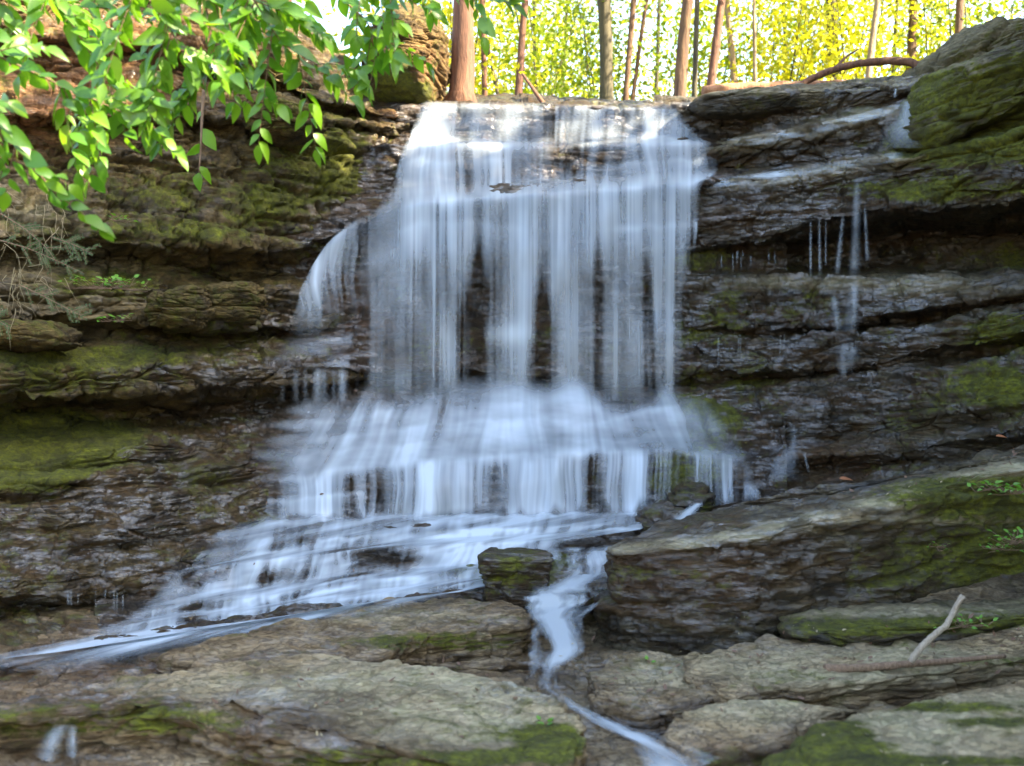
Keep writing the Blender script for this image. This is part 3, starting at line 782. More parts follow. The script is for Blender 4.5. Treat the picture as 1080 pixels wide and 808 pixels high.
def water_sheet(name, curves, nc, rows, dens, parent=None, seed=0, smooth=7, lift=0.0, wob=.02, mat=None):
    C = [resample(c, nc) for c in curves]
    G = []
    for i in range(len(C) - 1):
        n = rows[i] if not isinstance(rows, int) else rows
        for t in np.linspace(0, 1, n, endpoint=(i == len(C) - 2)):
            G.append(C[i] * (1 - t) + C[i + 1] * t)
    G = np.array(G)
    if smooth > 1:
        ker = np.hanning(smooth + 2)[1:-1]; ker /= ker.sum()
        for k in range(3):
            p = np.pad(G[..., k], ((smooth // 2, smooth // 2), (0, 0)), mode='edge')
            G[..., k] = np.apply_along_axis(lambda r: np.convolve(r, ker, 'valid'), 0, p)
            G[..., k] = blur_u(G[..., k], 15)
    px, py, Y = G[..., 0], G[..., 1], G[..., 2]
    nr = G.shape[0]
    u = np.linspace(0, 1, nc)[None] + 0 * px
    v = np.linspace(0, 1, nr)[:, None] + 0 * px
    Y = Y - lift + wob * .4 * noise1(px / 13.0, seed + 1) + wob * 1.2 * noise3(px / 30.0, py / 40, 0 * px, seed + 2)
    V = np.stack([(px - 540) / F * Y, Y, (404 - py) / F * Y], -1)
    a = .93 * np.clip(dens(px, py, u, v), 0, 1) ** 1.15
    ew = .035 + .03 * noise1(py / 14, seed + 5)
    edge = np.minimum(sstep(0, ew, u), sstep(0, ew, 1 - u))
    a = a * edge
    at = {'flow': a.reshape(-1, 1)}
    return mesh_np(name, V, grid_quads(nr, nc), mat or M_water, parent, at)

def streaks(px, py, seed, f=(3.2, 7.5, 19.0), slow=90.0, wts=(.35, .4, .35)):
    """Fine falling threads: noise that is quick across the fall and slow along it."""
    wx = px + 4 * noise3(px / 40, py / (slow * .8), 0 * px + seed, seed + 60) + 1.2 * noise3(px / 14, py / (slow * .5), 0 * px + seed, seed + 61)
    t = 0
    for i, (k, w) in enumerate(zip(f, wts)):
        t = t + w * (.72 * noise1(wx / k + seed, seed + 90 + i) + .5 * noise3(wx / k, py / (slow * (.5 + .3 * i)) + 1.5 * noise1(wx / (k * 1.7), seed + 70 + i), 0 * px + seed * 3.7, seed + i))
    soft = .5 + .5 * noise3(wx / 40, py / 60, 0 * px, seed + 80)
    return t * (.45 + .75 * soft)

def gsum(x, items):
    t = 0
    for c, w, s in items: t = t + s * np.exp(-((x - c) / w) ** 2)
    return t

fall = empty('waterfall', (0, 12.5, -.6))
tag(fall, 'wide white waterfall pouring over stepped rock ledges from the forest edge', 'waterfall')

def lip_veil(px, py, poly, up, down, st):
    """Brightness of water rolling over a ledge: quick above the lip, slow below it."""
    q = np.asarray(poly, float)
    y = np.interp(px, q[:, 0], q[:, 1]) + 2.2 * noise1(px / 17, int(q[0, 1])) + 1.0 * noise1(px / 6, int(q[0, 0]))
    d = py - y
    inx = sstep(q[0, 0] - 4, q[0, 0] + 26, px) * (1 - sstep(q[-1, 0] - 26, q[-1, 0] + 4, px))
    return st * inx * np.where(d < 0, np.exp(-(d / up) ** 2), np.exp(-np.maximum(d, 0) / down)) * (.75 + .5 * noise1(px / 33, int(q[0, 1]) + 7))
def d_upper(px, py, u, v):
    s = streaks(px, py, 3, slow=60)
    base = .55 + gsum(px, [(445, 14, .25), (470, 18, .35), (500, 10, .3), (430, 14, .2), (545, 16, .22), (600, 8, .1), (655, 12, .2), (690, 16, .38), (640, 6, .15), (715, 14, .15)])
    base -= gsum(px, [(486, 6, .28), (525, 10, .30), (575, 8, .22), (560, 6, .2)]) * (py < 150)
    rocky = np.exp(-(((px - 612) / 46) ** 2 + ((py - 166) / 22) ** 2))
    base = base - .75 * rocky - .10 * (py < 128)
    line = np.exp(-((py - (153 - .01 * (px - 560))) / 5) ** 2) * .22 + np.exp(-((py - (203 - .06 * (px - 420))) / 5) ** 2) * .08
    return (base + .85 * s + line) * sstep(0, .05, v) * (1 - sstep(728, 760, px) * .9)
def d_veil(px, py, u, v):
    dn = sstep(200, 420, py + 45 * noise1(px / 9, 61) + 35 * noise1(px / 23, 62))
    x = px
    s = .80 * streaks(px, py, 7, f=(2.4, 5.2, 14.0), slow=330) + .30 * streaks(px, py, 57, f=(1.3, 3.0, 8.0), slow=420) + .28 * fbm(px / 26, py / 60, 0 * px, 3, 88)
    top = .60 + .12 * noise1(px / 30, 4)
    strands = gsum(x, [(418, 20, .24), (455, 18, .30), (478, 8, .14), (540, 17, .48), (600, 10, .50), (616, 10, .28), (655, 18, .36), (704, 7, .58), (400, 12, .15), (575, 6, .05), (676, 6, .18), (720, 6, .12)])
    low = .15 + .74 * strands
    base = top * (1 - sstep(.05, .66, dn)) + low * sstep(.05, .66, dn)
    gaps = gsum(x, [(505, 16, .24), (570, 12, .30), (636, 8, .24), (685, 7, .2), (728, 8, .26)]) * sstep(.1, .6, dn)
    right_ledge = np.exp(-((py - (240 - .02 * (px - 660)) - 2 * noise1(px / 12, 3)) / 4) ** 2) * .24 * sstep(585, 610, px) * (px < 740) * (.6 + .6 * noise1(px / 20, 9))
    splash = np.exp(-(((px - 535) / 26) ** 2 + ((py - 352) / 12) ** 2)) * .35
    return .80 * base - .8 * gaps + .66 * s * (.6 + .3 * base) + right_ledge + splash
def d_drop(px, py, u, v):
    lipy = np.interp(px, [390, 440, 560, 600, 738, 760], [226, 212, 200, 198, 188, 184])
    k = sstep(-10, 8, py - lipy)
    lip = np.exp(-((py - lipy - 3 - 3 * noise1(px / 19, 5)) / 8) ** 2) * (.12 + .14 * noise1(px / 28, 31))
    steps = lip_veil(px, py, [(432, 147), (470, 150), (520, 152), (590, 150)], 4, 16, .30) + lip_veil(px, py, [(640, 143), (690, 146), (758, 151)], 3, 12, .26) + lip_veil(px, py, [(420, 172), (470, 170), (540, 173)], 4, 10, .20) \
        + lip_veil(px, py, [(600, 182), (680, 172), (760, 168)], 3, 9, .22) + lip_veil(px, py, [(448, 128), (500, 126), (560, 130)], 3, 8, .16) + lip_veil(px, py, [(380, 262), (440, 240), (500, 236), (560, 244)], 5, 16, .12)
    return (.52 * d_upper(px, py, u, v) * (1 - k) + k * d_veil(px, py, u, v) + lip + steps) * (1 - .6 * sstep(.93, 1, v)) * (1 - k * (1 - sstep(-.02, .12, u + .03 * noise1(py / 21, 4))))
U = [[(447, 105, 14.15), (580, 108, 14.1), (716, 111, 14.1)],
     [(441, 111, 13.93), (580, 114, 13.92), (718, 117, 13.93)],
     [(430, 146, 13.80), (580, 149, 13.78), (640, 145, 13.78), (738, 145, 13.8)],
     [(424, 152, 13.62), (580, 154, 13.6), (752, 149, 13.6)],
     [(413, 194, 13.50), (560, 191, 13.48), (760, 175, 13.5)],
     [(400, 210, 13.20), (560, 198, 13.2), (756, 184, 13.2)],
     [(388, 234, 12.96), (440, 214, 12.96), (560, 204, 12.96), (742, 193, 12.96)],
     [(378, 285, 12.86), (440, 270, 12.86), (560, 264, 12.86), (735, 258, 12.86)],
     [(370, 420, 12.78), (440, 422, 12.78), (560, 424, 12.78), (718, 424, 12.78)]]
water_sheet('falling_veil', U, 620, (8, 16, 6, 18, 10, 12, 26, 70), d_drop, fall, 7, lift=.07)
def d_veil2(px, py, u, v):
    return (.20 * d_veil(px + 3.5, py, u, v) + .40 * streaks(px, py, 17, f=(4, 9, 22), slow=140) - .05) * sstep(0, .06, v) * (1 - .5 * sstep(.9, 1, v))
Vl = [[(392, 226, 13.30), (440, 212, 13.3), (560, 202, 13.3), (738, 190, 13.3)],
      [(380, 285, 13.0), (440, 270, 13.0), (560, 264, 13.0), (735, 258, 13.0)],
      [(370, 414, 12.92), (440, 416, 12.92), (560, 418, 12.92), (718, 418, 12.92)]]
water_sheet('inner_veil', Vl, 420, (30, 60), d_veil2, fall, 9)

def d_side(px, py, u, v):
    s = streaks(px, py, 13, f=(3, 7, 14), slow=60)
    return (.34 + .30 * np.exp(-((u - .14) / .12) ** 2) - .14 * sstep(.3, .6, u) - .12 * sstep(.4, 1, v) + .42 * s) * (1 - sstep(.7, 1, u)) * (1 - .9 * sstep(.7, 1, v + .1 * noise1(px / 7, 3))) * sstep(0, .2, v)
water_sheet('side_stream', [[(356, 244, 12.76), (380, 226, 12.82), (424, 204, 12.9)], [(338, 264, 12.68), (376, 244, 12.74), (420, 228, 12.8)], [(316, 302, 12.6), (360, 300, 12.64), (412, 300, 12.7)], [(302, 352, 12.55), (350, 366, 12.58), (402, 390, 12.62)]], 140, 30, d_side, fall, 13)
def d_film(px, py, u, v):
    n = fbm(px / 30, py / 8, px * 0, 4, 3)
    return (.16 + .42 * n) * sstep(0, .3, v) * sstep(0, .6, u)
water_sheet('ledge_film', [[(300, 350, 12.85), (374, 350, 12.75)], [(285, 368, 12.55), (372, 366, 12.6)], [(258, 388, 12.1), (370, 388, 12.35)]], 140, 20, d_film, fall, 15, lift=.08)
def d_drip(px, py, u, v):
    return gsum(px, [(335, 4, .5), (342, 3, .25), (361, 4, .55), (312, 3, .22), (322, 2, .2), (352, 2, .2), (298, 2, .14)]) * (1 - .6 * v) * sstep(0, .25, v)
water_sheet('ledge_drips', [[(285, 386, 12.28), (370, 386, 12.28)], [(285, 424, 12.24), (372, 424, 12.24)]], 160, 30, d_drip, fall, 16)

def d_apron(px, py, u, v):
    lipy = np.interp(px, [262, 377, 451, 600, 711, 790], [516, 494, 487, 478, 474, 488]) + 2.5 * noise1(px / 21, 3)
    foot = np.interp(px, [250, 377, 600, 700, 800], [552, 549, 547, 542, 524])
    up = 1 - sstep(-4, 10, py - lipy)
    cx = 560 + (px - 560) * (1 - .0022 * (py - 410))          # lines of flow fan out from the foot of the fall
    s = streaks(cx, py, 21, f=(4, 10, 26), slow=60, wts=(.3, .4, .3))
    soft = fbm(cx / 60, py / 22, 0 * px, 4, 8)
    base = .40 + gsum(cx, [(540, 40, .22), (605, 24, .36), (440, 50, .10), (704, 14, .2)]) * (1 - .5 * sstep(415, 470, py))
    lips = lip_veil(px, py, [(292, 454), (340, 446), (400, 437), (462, 432), (530, 437)], 4, 14, .34) + lip_veil(px, py, [(256, 478), (330, 467), (400, 457), (462, 448), (563, 444), (620, 449)], 4, 18, .34) \
        + lip_veil(px, py, [(592, 454), (637, 447), (690, 431), (740, 423), (782, 442)], 4, 16, .30) + lip_veil(px, py, [(640, 472), (700, 457), (745, 453), (784, 472)], 4, 14, .22) + lip_veil(px, py, [(300, 484), (380, 475), (470, 466), (600, 462), (660, 466)], 3, 12, .2)
    side = (1 - .72 * sstep(690, 782, px)) * (1 - .55 * (1 - sstep(262, 345, px)))
    topy = 416 - 7 * noise1(px / 26, 5) - gsum(px, [(530, 60, 14), (605, 22, 22), (704, 12, 22), (455, 30, 8)])
    A = (base + .42 * s + .34 * soft) * side * sstep(-8, 22, py - topy) + lips * (.6 + .6 * s) * (.4 + .6 * side)
    s2 = streaks(px, py, 25, f=(2.2, 5.5, 16), slow=60)
    big = noise1(px / 24, 91)
    cb = .46 + .16 * big + gsum(px, [(440, 20, .16), (480, 12, .16), (560, 16, .2), (600, 18, .26), (330, 26, .1), (655, 12, .12)])
    cb = cb - gsum(px, [(366, 8, .34), (402, 9, .28), (522, 14, .30), (628, 8, .24), (728, 24, .36), (690, 10, .12), (775, 14, .3), (290, 10, .2)])
    ft = np.exp(-((py - foot) / 12) ** 2) * .22 * (px < 690) * (1 + .8 * noise1(px / 15, 17))
    Bc = cb + .55 * s2 + ft + lip_veil(px, py, [(252, 535), (300, 528), (350, 524), (400, 521)], 3, 10, .25)
    lip = lip_veil(px, py, [(258, 517), (377, 494), (451, 487), (600, 478), (711, 474), (796, 488)], 4.5, 22, .34)
    return (A * up + Bc * (1 - up) + lip * (.7 + .5 * s2)) * sstep(0, .10, u + .04 * noise1(py / 8, 2)) * (1 - sstep(.93, 1.0, v + .03 * noise1(px / 9, 8)) * .8)
Ap = [[(352, 396, 12.86), (560, 396, 12.86), (724, 398, 12.86)],
      [(318, 416, 12.66), (420, 410, 12.7), (560, 408, 12.7), (738, 414, 12.7)],
      [(280, 440, 12.30), (420, 430, 12.4), (560, 424, 12.4), (760, 432, 12.4)],
      [(258, 474, 11.95), (420, 464, 12.05), (600, 458, 12.05), (782, 464, 12.05)],
      [(256, 516, 11.66), (377, 494, 11.70), (451, 487, 11.70), (600, 478, 11.7), (711, 474, 11.7), (795, 488, 11.72)],
      [(252, 534, 11.56), (377, 520, 11.54), (451, 512, 11.54), (600, 508, 11.54), (711, 503, 11.55), (800, 508, 11.6)],
      [(244, 554, 11.42), (377, 551, 11.4), (451, 550, 11.4), (600, 549, 11.4), (700, 544, 11.4), (806, 526, 11.45)]]
water_sheet('apron', Ap, 620, 24, d_apron, fall, 21, wob=.035, smooth=9, lift=.06)

Lo = [line_pts(ln, ya, yb) for ln, (ya, yb) in zip(LINES, DEPTH)]
LROWS = (34, 10, 16, 30, 16, 12, 14, 12, 40)
LCUM = np.concatenate([[0], np.cumsum(LROWS)]) / sum(LROWS)
def d_low(px, py, u, v):
    a = np.interp(v, LCUM, np.arange(10)) + (.45 * noise1(u * 11, 11) + .3 * noise1(u * 29, 12)) * sstep(.02, .1, v) * (1 - sstep(.8, .95, v)) + .1 * noise1(u * 60, 13)
    riser = sum(sstep(c - .3, c + .2, a) * (1 - sstep(c + .7, c + 1.3, a)) for c in (1, 3, 5, 7))
    s = streaks(px + .25 * py, py, 29, f=(4, 10, 26), slow=30)
    flow = fbm(px / 55 + py / 25, (py + .2 * px) / 5.5, 0 * px, 5, 18)
    big = fbm(px / 70, (py + .2 * px) / 18, 0 * px, 3, 71)
    tread = .62 + .22 * (1 - sstep(0, .9, a)) + .55 * flow + .5 * big + .25 * s
    rs = .60 + .62 * s + .55 * big
    lips = sum(np.exp(-((a - c - .1) / .25) ** 2) for c in (1, 3, 5, 7)) * (.10 + .30 * noise1(u * 17, 44))
    foam = sum(np.exp(-((a - c - 1.15) / .25) ** 2) for c in (1, 3, 5, 7)) * .16
    dark = gsum(px, [(205, 16, .35), (280, 14, .4)]) * np.exp(-((py - 612) / 14) ** 2) + gsum(px, [(390, 28, .5), (440, 22, .45)]) * np.exp(-((py - 590) / 10) ** 2)
    right = 1 - .6 * sstep(500, 680, px) * sstep(556, 572, py)
    left = sstep(0, .16, u + .05 * noise1(py / 9, 3))
    return ((1 - riser) * tread + riser * rs + lips + foam - dark + .18 * sstep(.8, 1, v)) * right * (.45 + .55 * left) * sstep(0, .06, v + .025 * noise1(px / 14, 6))
water_sheet('lower_cascade', Lo, 640, LROWS, d_low, fall, 29, lift=.18, wob=.02, smooth=5)
def d_tail(px, py, u, v):
    flow = fbm((px + 2 * py) / 90, (py + .28 * px) / 7, 0 * px, 4, 28)
    return (.50 + .95 * flow) * (1 - sstep(.1, .9, v)) * sstep(0, .2, u)
tail = water_sheet('foam_tail', [Lo[-1], [(-110, 708, 7.0), (60, 700, 7.15), (180, 682, 7.5), (300, 660, 7.95), (400, 640, 8.25), (478, 626, 8.5)], [(-140, 722, 6.75), (60, 714, 6.85), (180, 698, 7.15), (300, 674, 7.75), (400, 650, 8.1), (476, 632, 8.4)]],
                    520, 30, d_tail, fall, 33, lift=.05)

def ribbon(name, path, dens, parent=None, seed=0, nc=40, nr=120, mat=None, lift=.0, wob=.01):
    """path: (px, py, Y, half width in pixels) down the flow."""
    a = np.asarray(path, float)
    l = np.concatenate([[0], np.cumsum(np.hypot(np.diff(a[:, 0]), np.diff(a[:, 1])))])
    t = np.linspace(0, l[-1], nr)
    p = np.stack([np.interp(t, l, a[:, k]) for k in range(4)], -1)
    ker = np.hanning(9); ker /= ker.sum()
    for k in range(4):
        q = np.pad(p[:, k], (4, 4), mode='reflect', reflect_type='odd'); p[:, k] = np.convolve(q, ker, 'valid')
    e = np.linspace(-1, 1, nc)
    px = p[:, 0:1] + p[:, 3:4] * e[None]
    py = p[:, 1:2] + 0 * px
    Y = p[:, 2:3] + 0 * px - lift + .03 * (e[None] ** 2) + wob * noise1(px / 6, seed)
    V = np.stack([(px - 540) / F * Y, Y, (404 - py) / F * Y], -1)
    v = np.linspace(0, 1, nr)[:, None] + 0 * px
    E = e[None] + 0 * px
    a_ = np.clip(dens(px, py, E, v), 0, 1) * np.exp(-(E / .52) ** 2) * (1 - E ** 4)
    return mesh_np(name, V, grid_quads(nr, nc), mat or M_water, parent, {'flow': a_.reshape(-1, 1)})

SL = [[(576, 577), (652, 574)], [(580, 583), (650, 582)], [(577, 604), (652, 607)], [(552, 620), (644, 617)], [(546, 630), (642, 626)], [(552, 642), (632, 638)], [(560, 658), (616, 654)], [(556, 684), (620, 681)],
      [(556, 702), (612, 699)], [(556, 726), (602, 722)], [(568, 748), (620, 742)], [(604, 770), (652, 757)], [(648, 796), (700, 770)], [(684, 834), (765, 800)]]
SD = (9.2, 9.0, 8.85, 8.25, 8.08, 7.92, 7.6, 7.0, 6.75, 6.25, 5.85, 5.58, 5.28, 4.9)
def d_stream(px, py, u, v):
    j = v * 13
    flow = fbm(u * 3.5 + .5 * noise1(v * 9, 3), v * 9, 0 * u, 5, 41)
    s = streaks(px, py, 43, f=(3, 7, 14), slow=30)
    fallp = sstep(.9, 1.2, j) * (1 - sstep(1.9, 2.3, j)) + sstep(3.8, 4.1, j) * (1 - sstep(4.8, 5.2, j))
    gap = np.exp(-((px - 617) / 6) ** 2) * (py < 606) * .6
    core = np.exp(-((u - .5 - .18 * noise1(v * 11, 5)) / .28) ** 2)
    wide = 1 - sstep(5, 6.5, j)
    body = (.28 + .26 * core) * wide + (1 - wide) * (-.02 + .62 * core)
    body = body + .30 * noise1(v * 17, 31) * (1 - wide)
    edge = sstep(0, .14, u + .05 * noise1(py / 6, 4)) * (1 - sstep(.86, 1, u + .05 * noise1(py / 7, 6)))
    return .82 * np.clip(body + 1.0 * flow + fallp * (.25 + .6 * s) - gap, 0, .95) * edge * sstep(0, .05, v)
st = water_sheet('stream_water', [line_pts(c, d, d) for c, d in zip(SL, SD)], 150, 20, d_stream, None, 5, lift=.05, wob=.01, smooth=9)
tag(st, 'white stream winding down between the front slabs', kind='structure')
def d_short(px, py, e, v): return (.7 + .5 * streaks(px, py, 47, f=(3, 7, 14), slow=30)) * sstep(0, .05, v) * (1 - .5 * sstep(.8, 1, v))
def trickle(paths, label, dens=None, group=None, name='water_trickle', seed=0, mat=None, lift=.0):
    """One trickle of one or several threads of falling water."""
    P0 = np.array(W(*paths[0][-1][:3]))
    e = empty(name, tuple(P0))
    for i, p in enumerate(paths):
        ribbon('thread', p, dens or (lambda px, py, q, v: (.38 + .2 * noise1(py / 9, 5)) * (1 - .55 * v) * sstep(0, .3, v) * (1 - .5 * sstep(.85, 1, v))), e, seed + i, nc=14, nr=60, lift=lift)
    return tag(e, label, 'trickle', group)
trickle([[(738, 530, 9.9, 8), (726, 540, 9.8, 12), (712, 556, 9.6, 18), (690, 566, 9.2, 22)]], 'small white side fall slipping over the shelf beside the low dark rock', d_short)
trickle([[(905, 182, 12.5, 4), (904, 205, 12.42, 6), (903, 250, 12.38, 7), (901, 294, 12.38, 9)], [(890, 222, 12.4, 3), (886, 260, 12.38, 4), (883, 291, 12.38, 5)], [(912, 212, 12.4, 2.5), (915, 275, 12.38, 4)]],
        'tallest thread of water falling past the deep dark recess', seed=3)
trickle([[(855, 228, 12.62, 2.0), (855, 291, 12.6, 2.6)]], 'thinner outer one of two hair thin threads in front of the recess', seed=7)
trickle([[(864, 226, 12.58, 2.4), (865, 291, 12.56, 3)], [(871, 226, 12.58, 1.4), (871, 280, 12.56, 1.8)]], 'pair of hair thin threads between the outer thread and the tallest one', seed=9)
trickle([[(901, 294, 12.5, 9), (900, 320, 12.4, 9), (896, 350, 12.35, 11)], [(896, 360, 12.25, 14), (894, 380, 12.2, 15), (890, 398, 12.2, 7)], [(880, 310, 12.45, 7), (884, 350, 12.4, 7)]], 'faint water sliding down the ledges below the tallest thread',
        lambda px, py, q, v: (.24 + .3 * streaks(px, py, 51, f=(3, 7, 14), slow=30)) * sstep(0, .2, v) * (1 - .6 * sstep(.7, 1, v)), seed=12, lift=.12)
trickle([[(958, 104, 12.7, 7), (957, 118, 12.5, 13), (954, 135, 12.4, 26), (952, 156, 12.3, 32)], [(945, 93, 12.75, 2.5), (944, 103, 12.72, 3)], [(968, 91, 12.72, 4), (967, 102, 12.7, 5)], [(978, 90, 12.7, 3), (977, 100, 12.68, 3)]],
        'soft patch of falling water beside the overhanging mossy rock', lambda px, py, q, v: (.42 + .35 * streaks(px, py, 53, f=(3, 7, 14), slow=30)) * sstep(0, .1, v) * (1 - .7 * sstep(.6, 1, v)), seed=15, lift=.12)
trickle([[(838, 448, 12.2, 4), (836, 470, 12.1, 8), (826, 490, 11.95, 20), (822, 508, 11.8, 26)], [(848, 476, 12.0, 2.5), (853, 498, 11.95, 2.5)]], 'fan shaped spray at the foot of the dark cliff above the shelf',
        lambda px, py, q, v: (.24 + .35 * streaks(px, py, 57, f=(3, 7, 14), slow=30)) * sstep(0, .1, v) * (1 - .7 * sstep(.7, 1, v)), seed=18, lift=.14)
trickle([[(80, 750, 5.75, 10), (70, 758, 5.55, 13), (58, 774, 5.45, 15), (48, 800, 5.42, 18), (42, 840, 5.4, 20)], [(74, 752, 5.72, 8), (76, 766, 5.5, 9), (76, 800, 5.45, 10), (75, 840, 5.42, 12)]], 'small spout of water dropping off the front edge of the broad pale slab', seed=21)
def d_seep(px, py, u, v):
    n = fbm(px / 34, py / 5, 0 * px, 4, 95)
    return (.30 + .75 * n) * np.sin(np.pi * v) ** .7 * sstep(0, .1, u) * (1 - sstep(.9, 1, u))
for k_, (pts, lb) in enumerate((([(738, 150, 13.60), (800, 142, 13.42), (860, 131, 13.22), (958, 106, 12.72)], 'thin white film of water along the upper sloping ledge beside the falls'),
                                ([(738, 190, 13.36), (800, 182, 13.18), (860, 174, 13.0), (958, 158, 12.5)], 'thin white film of water along the lower sloping ledge beside the falls'))):
    o = water_sheet('water_film', [pts, [(x, y + 4, Y - .10) for x, y, Y in pts], [(x, y + 11, Y - .22) for x, y, Y in pts]], 260, 8, d_seep, None, 97 + k_, lift=.10, wob=.01, smooth=3)
    tag(o, lb, 'water film')
def drip_row(px0, px1, py0, py1, Y, n, seed, label):
    rng = random.Random(seed)
    ps = []
    for i in range(n):
        x = px0 + (px1 - px0) * rng.random()
        h = (py1 - py0) * rng.uniform(.35, 1.15)
        ps.append([(x, py0 + rng.uniform(-3, 3), Y, 1.2), (x + rng.uniform(-.6, .6), py0 + h, Y - .02, rng.uniform(1.3, 2.6))])
    t = trickle(ps, label, lambda px, py, q, v: .30 * (1 - .8 * v) * sstep(0, .3, v), seed=seed)
drip_row(745, 840, 266, 284, 12.95, 9, 61, 'row of thin drips under the overhang next to the waterfall')
drip_row(750, 850, 350, 392, 12.7, 8, 62, 'row of thin drips on the lower wet ledges next to the waterfall')
drip_row(40, 135, 622, 648, 8.75, 9, 63, 'row of thin drips off the brown wet rock above the foam')

# ------------------------------------------------------------------ forest above the falls
def leaf_cloud(C, n, size, rng, spread, flat=.0):
    """n small pointed leaf faces scattered round the centres C. Returns verts, quads."""
    ci = rng.randint(0, len(C), n)
    P = C[ci] + rng.normal(size=(n, 3)) * spread
    a = rng.normal(size=(n, 3)); a[:, 2] -= .25; a /= np.linalg.norm(a, axis=1)[:, None]
    b = np.cross(a, rng.normal(size=(n, 3))); b /= np.linalg.norm(b, axis=1)[:, None] + 1e-9
    L_ = size * (.6 + .8 * rng.rand(n, 1)); Wd = L_ * (.42 + .2 * rng.rand(n, 1))
    V = np.stack([P - a * L_ * .5, P - b * Wd * .5, P + a * L_ * .5, P + b * Wd * .5], 1).reshape(-1, 3)
    return V, np.arange(n * 4).reshape(-1, 4)

def tree(base, top, Y, w0, w1, bark, label, seed, leaf=None, nleaf=1500, zlo=None, height=9.0, flare=1.0, lim=5, lsize=.16, spread=(.35, .35, .3), group='forest trees above the falls', name='forest_tree', reach=1.5):
    rng = np.random.RandomState(seed)
    x0, _, z0 = W(base[0], base[1] + 2, Y); x1, _, z1 = W(top[0], top[1], Y)
    z0 -= .25
    sx = (x1 - x0) / (z1 - z0)
    e = empty(name, (x0, Y, z0))
    m = 26
    zz = np.linspace(0, height, m)
    r0, r1 = w0 / 2 / F * Y, w1 / 2 / F * Y
    hv = z1 - z0
    rad = np.interp(zz, [0, .3, hv, height], [r0 * (1.0 + .55 * (flare - 1)), r0, r1, r1 * .25])
    rad[zz < .25] *= 1 + .35 * flare * (1 - zz[zz < .25] / .25)
    P = np.stack([x0 + sx * zz + .05 * np.sin(zz * 1.3 + seed) * min(1, r0 * 8) , Y + .06 * np.sin(zz + seed * 2), z0 + zz], -1)
    parts = [tube(P, rad, 12, seed, .07)]
    cents = []
    for i in range(lim):
        h = rng.uniform(.25, .95) * height
        j = int(h / height * (m - 1)); p0 = P[j]
        az = rng.uniform(0, 2 * np.pi); ln = rng.uniform(.6, 1.2) * reach
        q = np.linspace(0, 1, 7)[:, None]
        d = np.array([np.cos(az), np.sin(az), rng.uniform(-.1, .6)])
        path = p0 + q * d * ln + np.array([0, 0, .25]) * q ** 2 * ln
        parts.append(tube(path, np.linspace(max(rad[j] * .35, .012), .006, 7), 6, seed + i, .05))
        cents += [path[3], path[5], path[6]]
    mesh_py('trunk', parts, bark, e)
    if leaf is not None and nleaf:
        C = np.array(cents + [P[-1], P[-3]])
        v, q = leaf_cloud(C, nleaf, lsize, rng, spread)
        mesh_np('crown', v, q, leaf, e, smooth=False)
    return tag(e, label, 'tree', group)

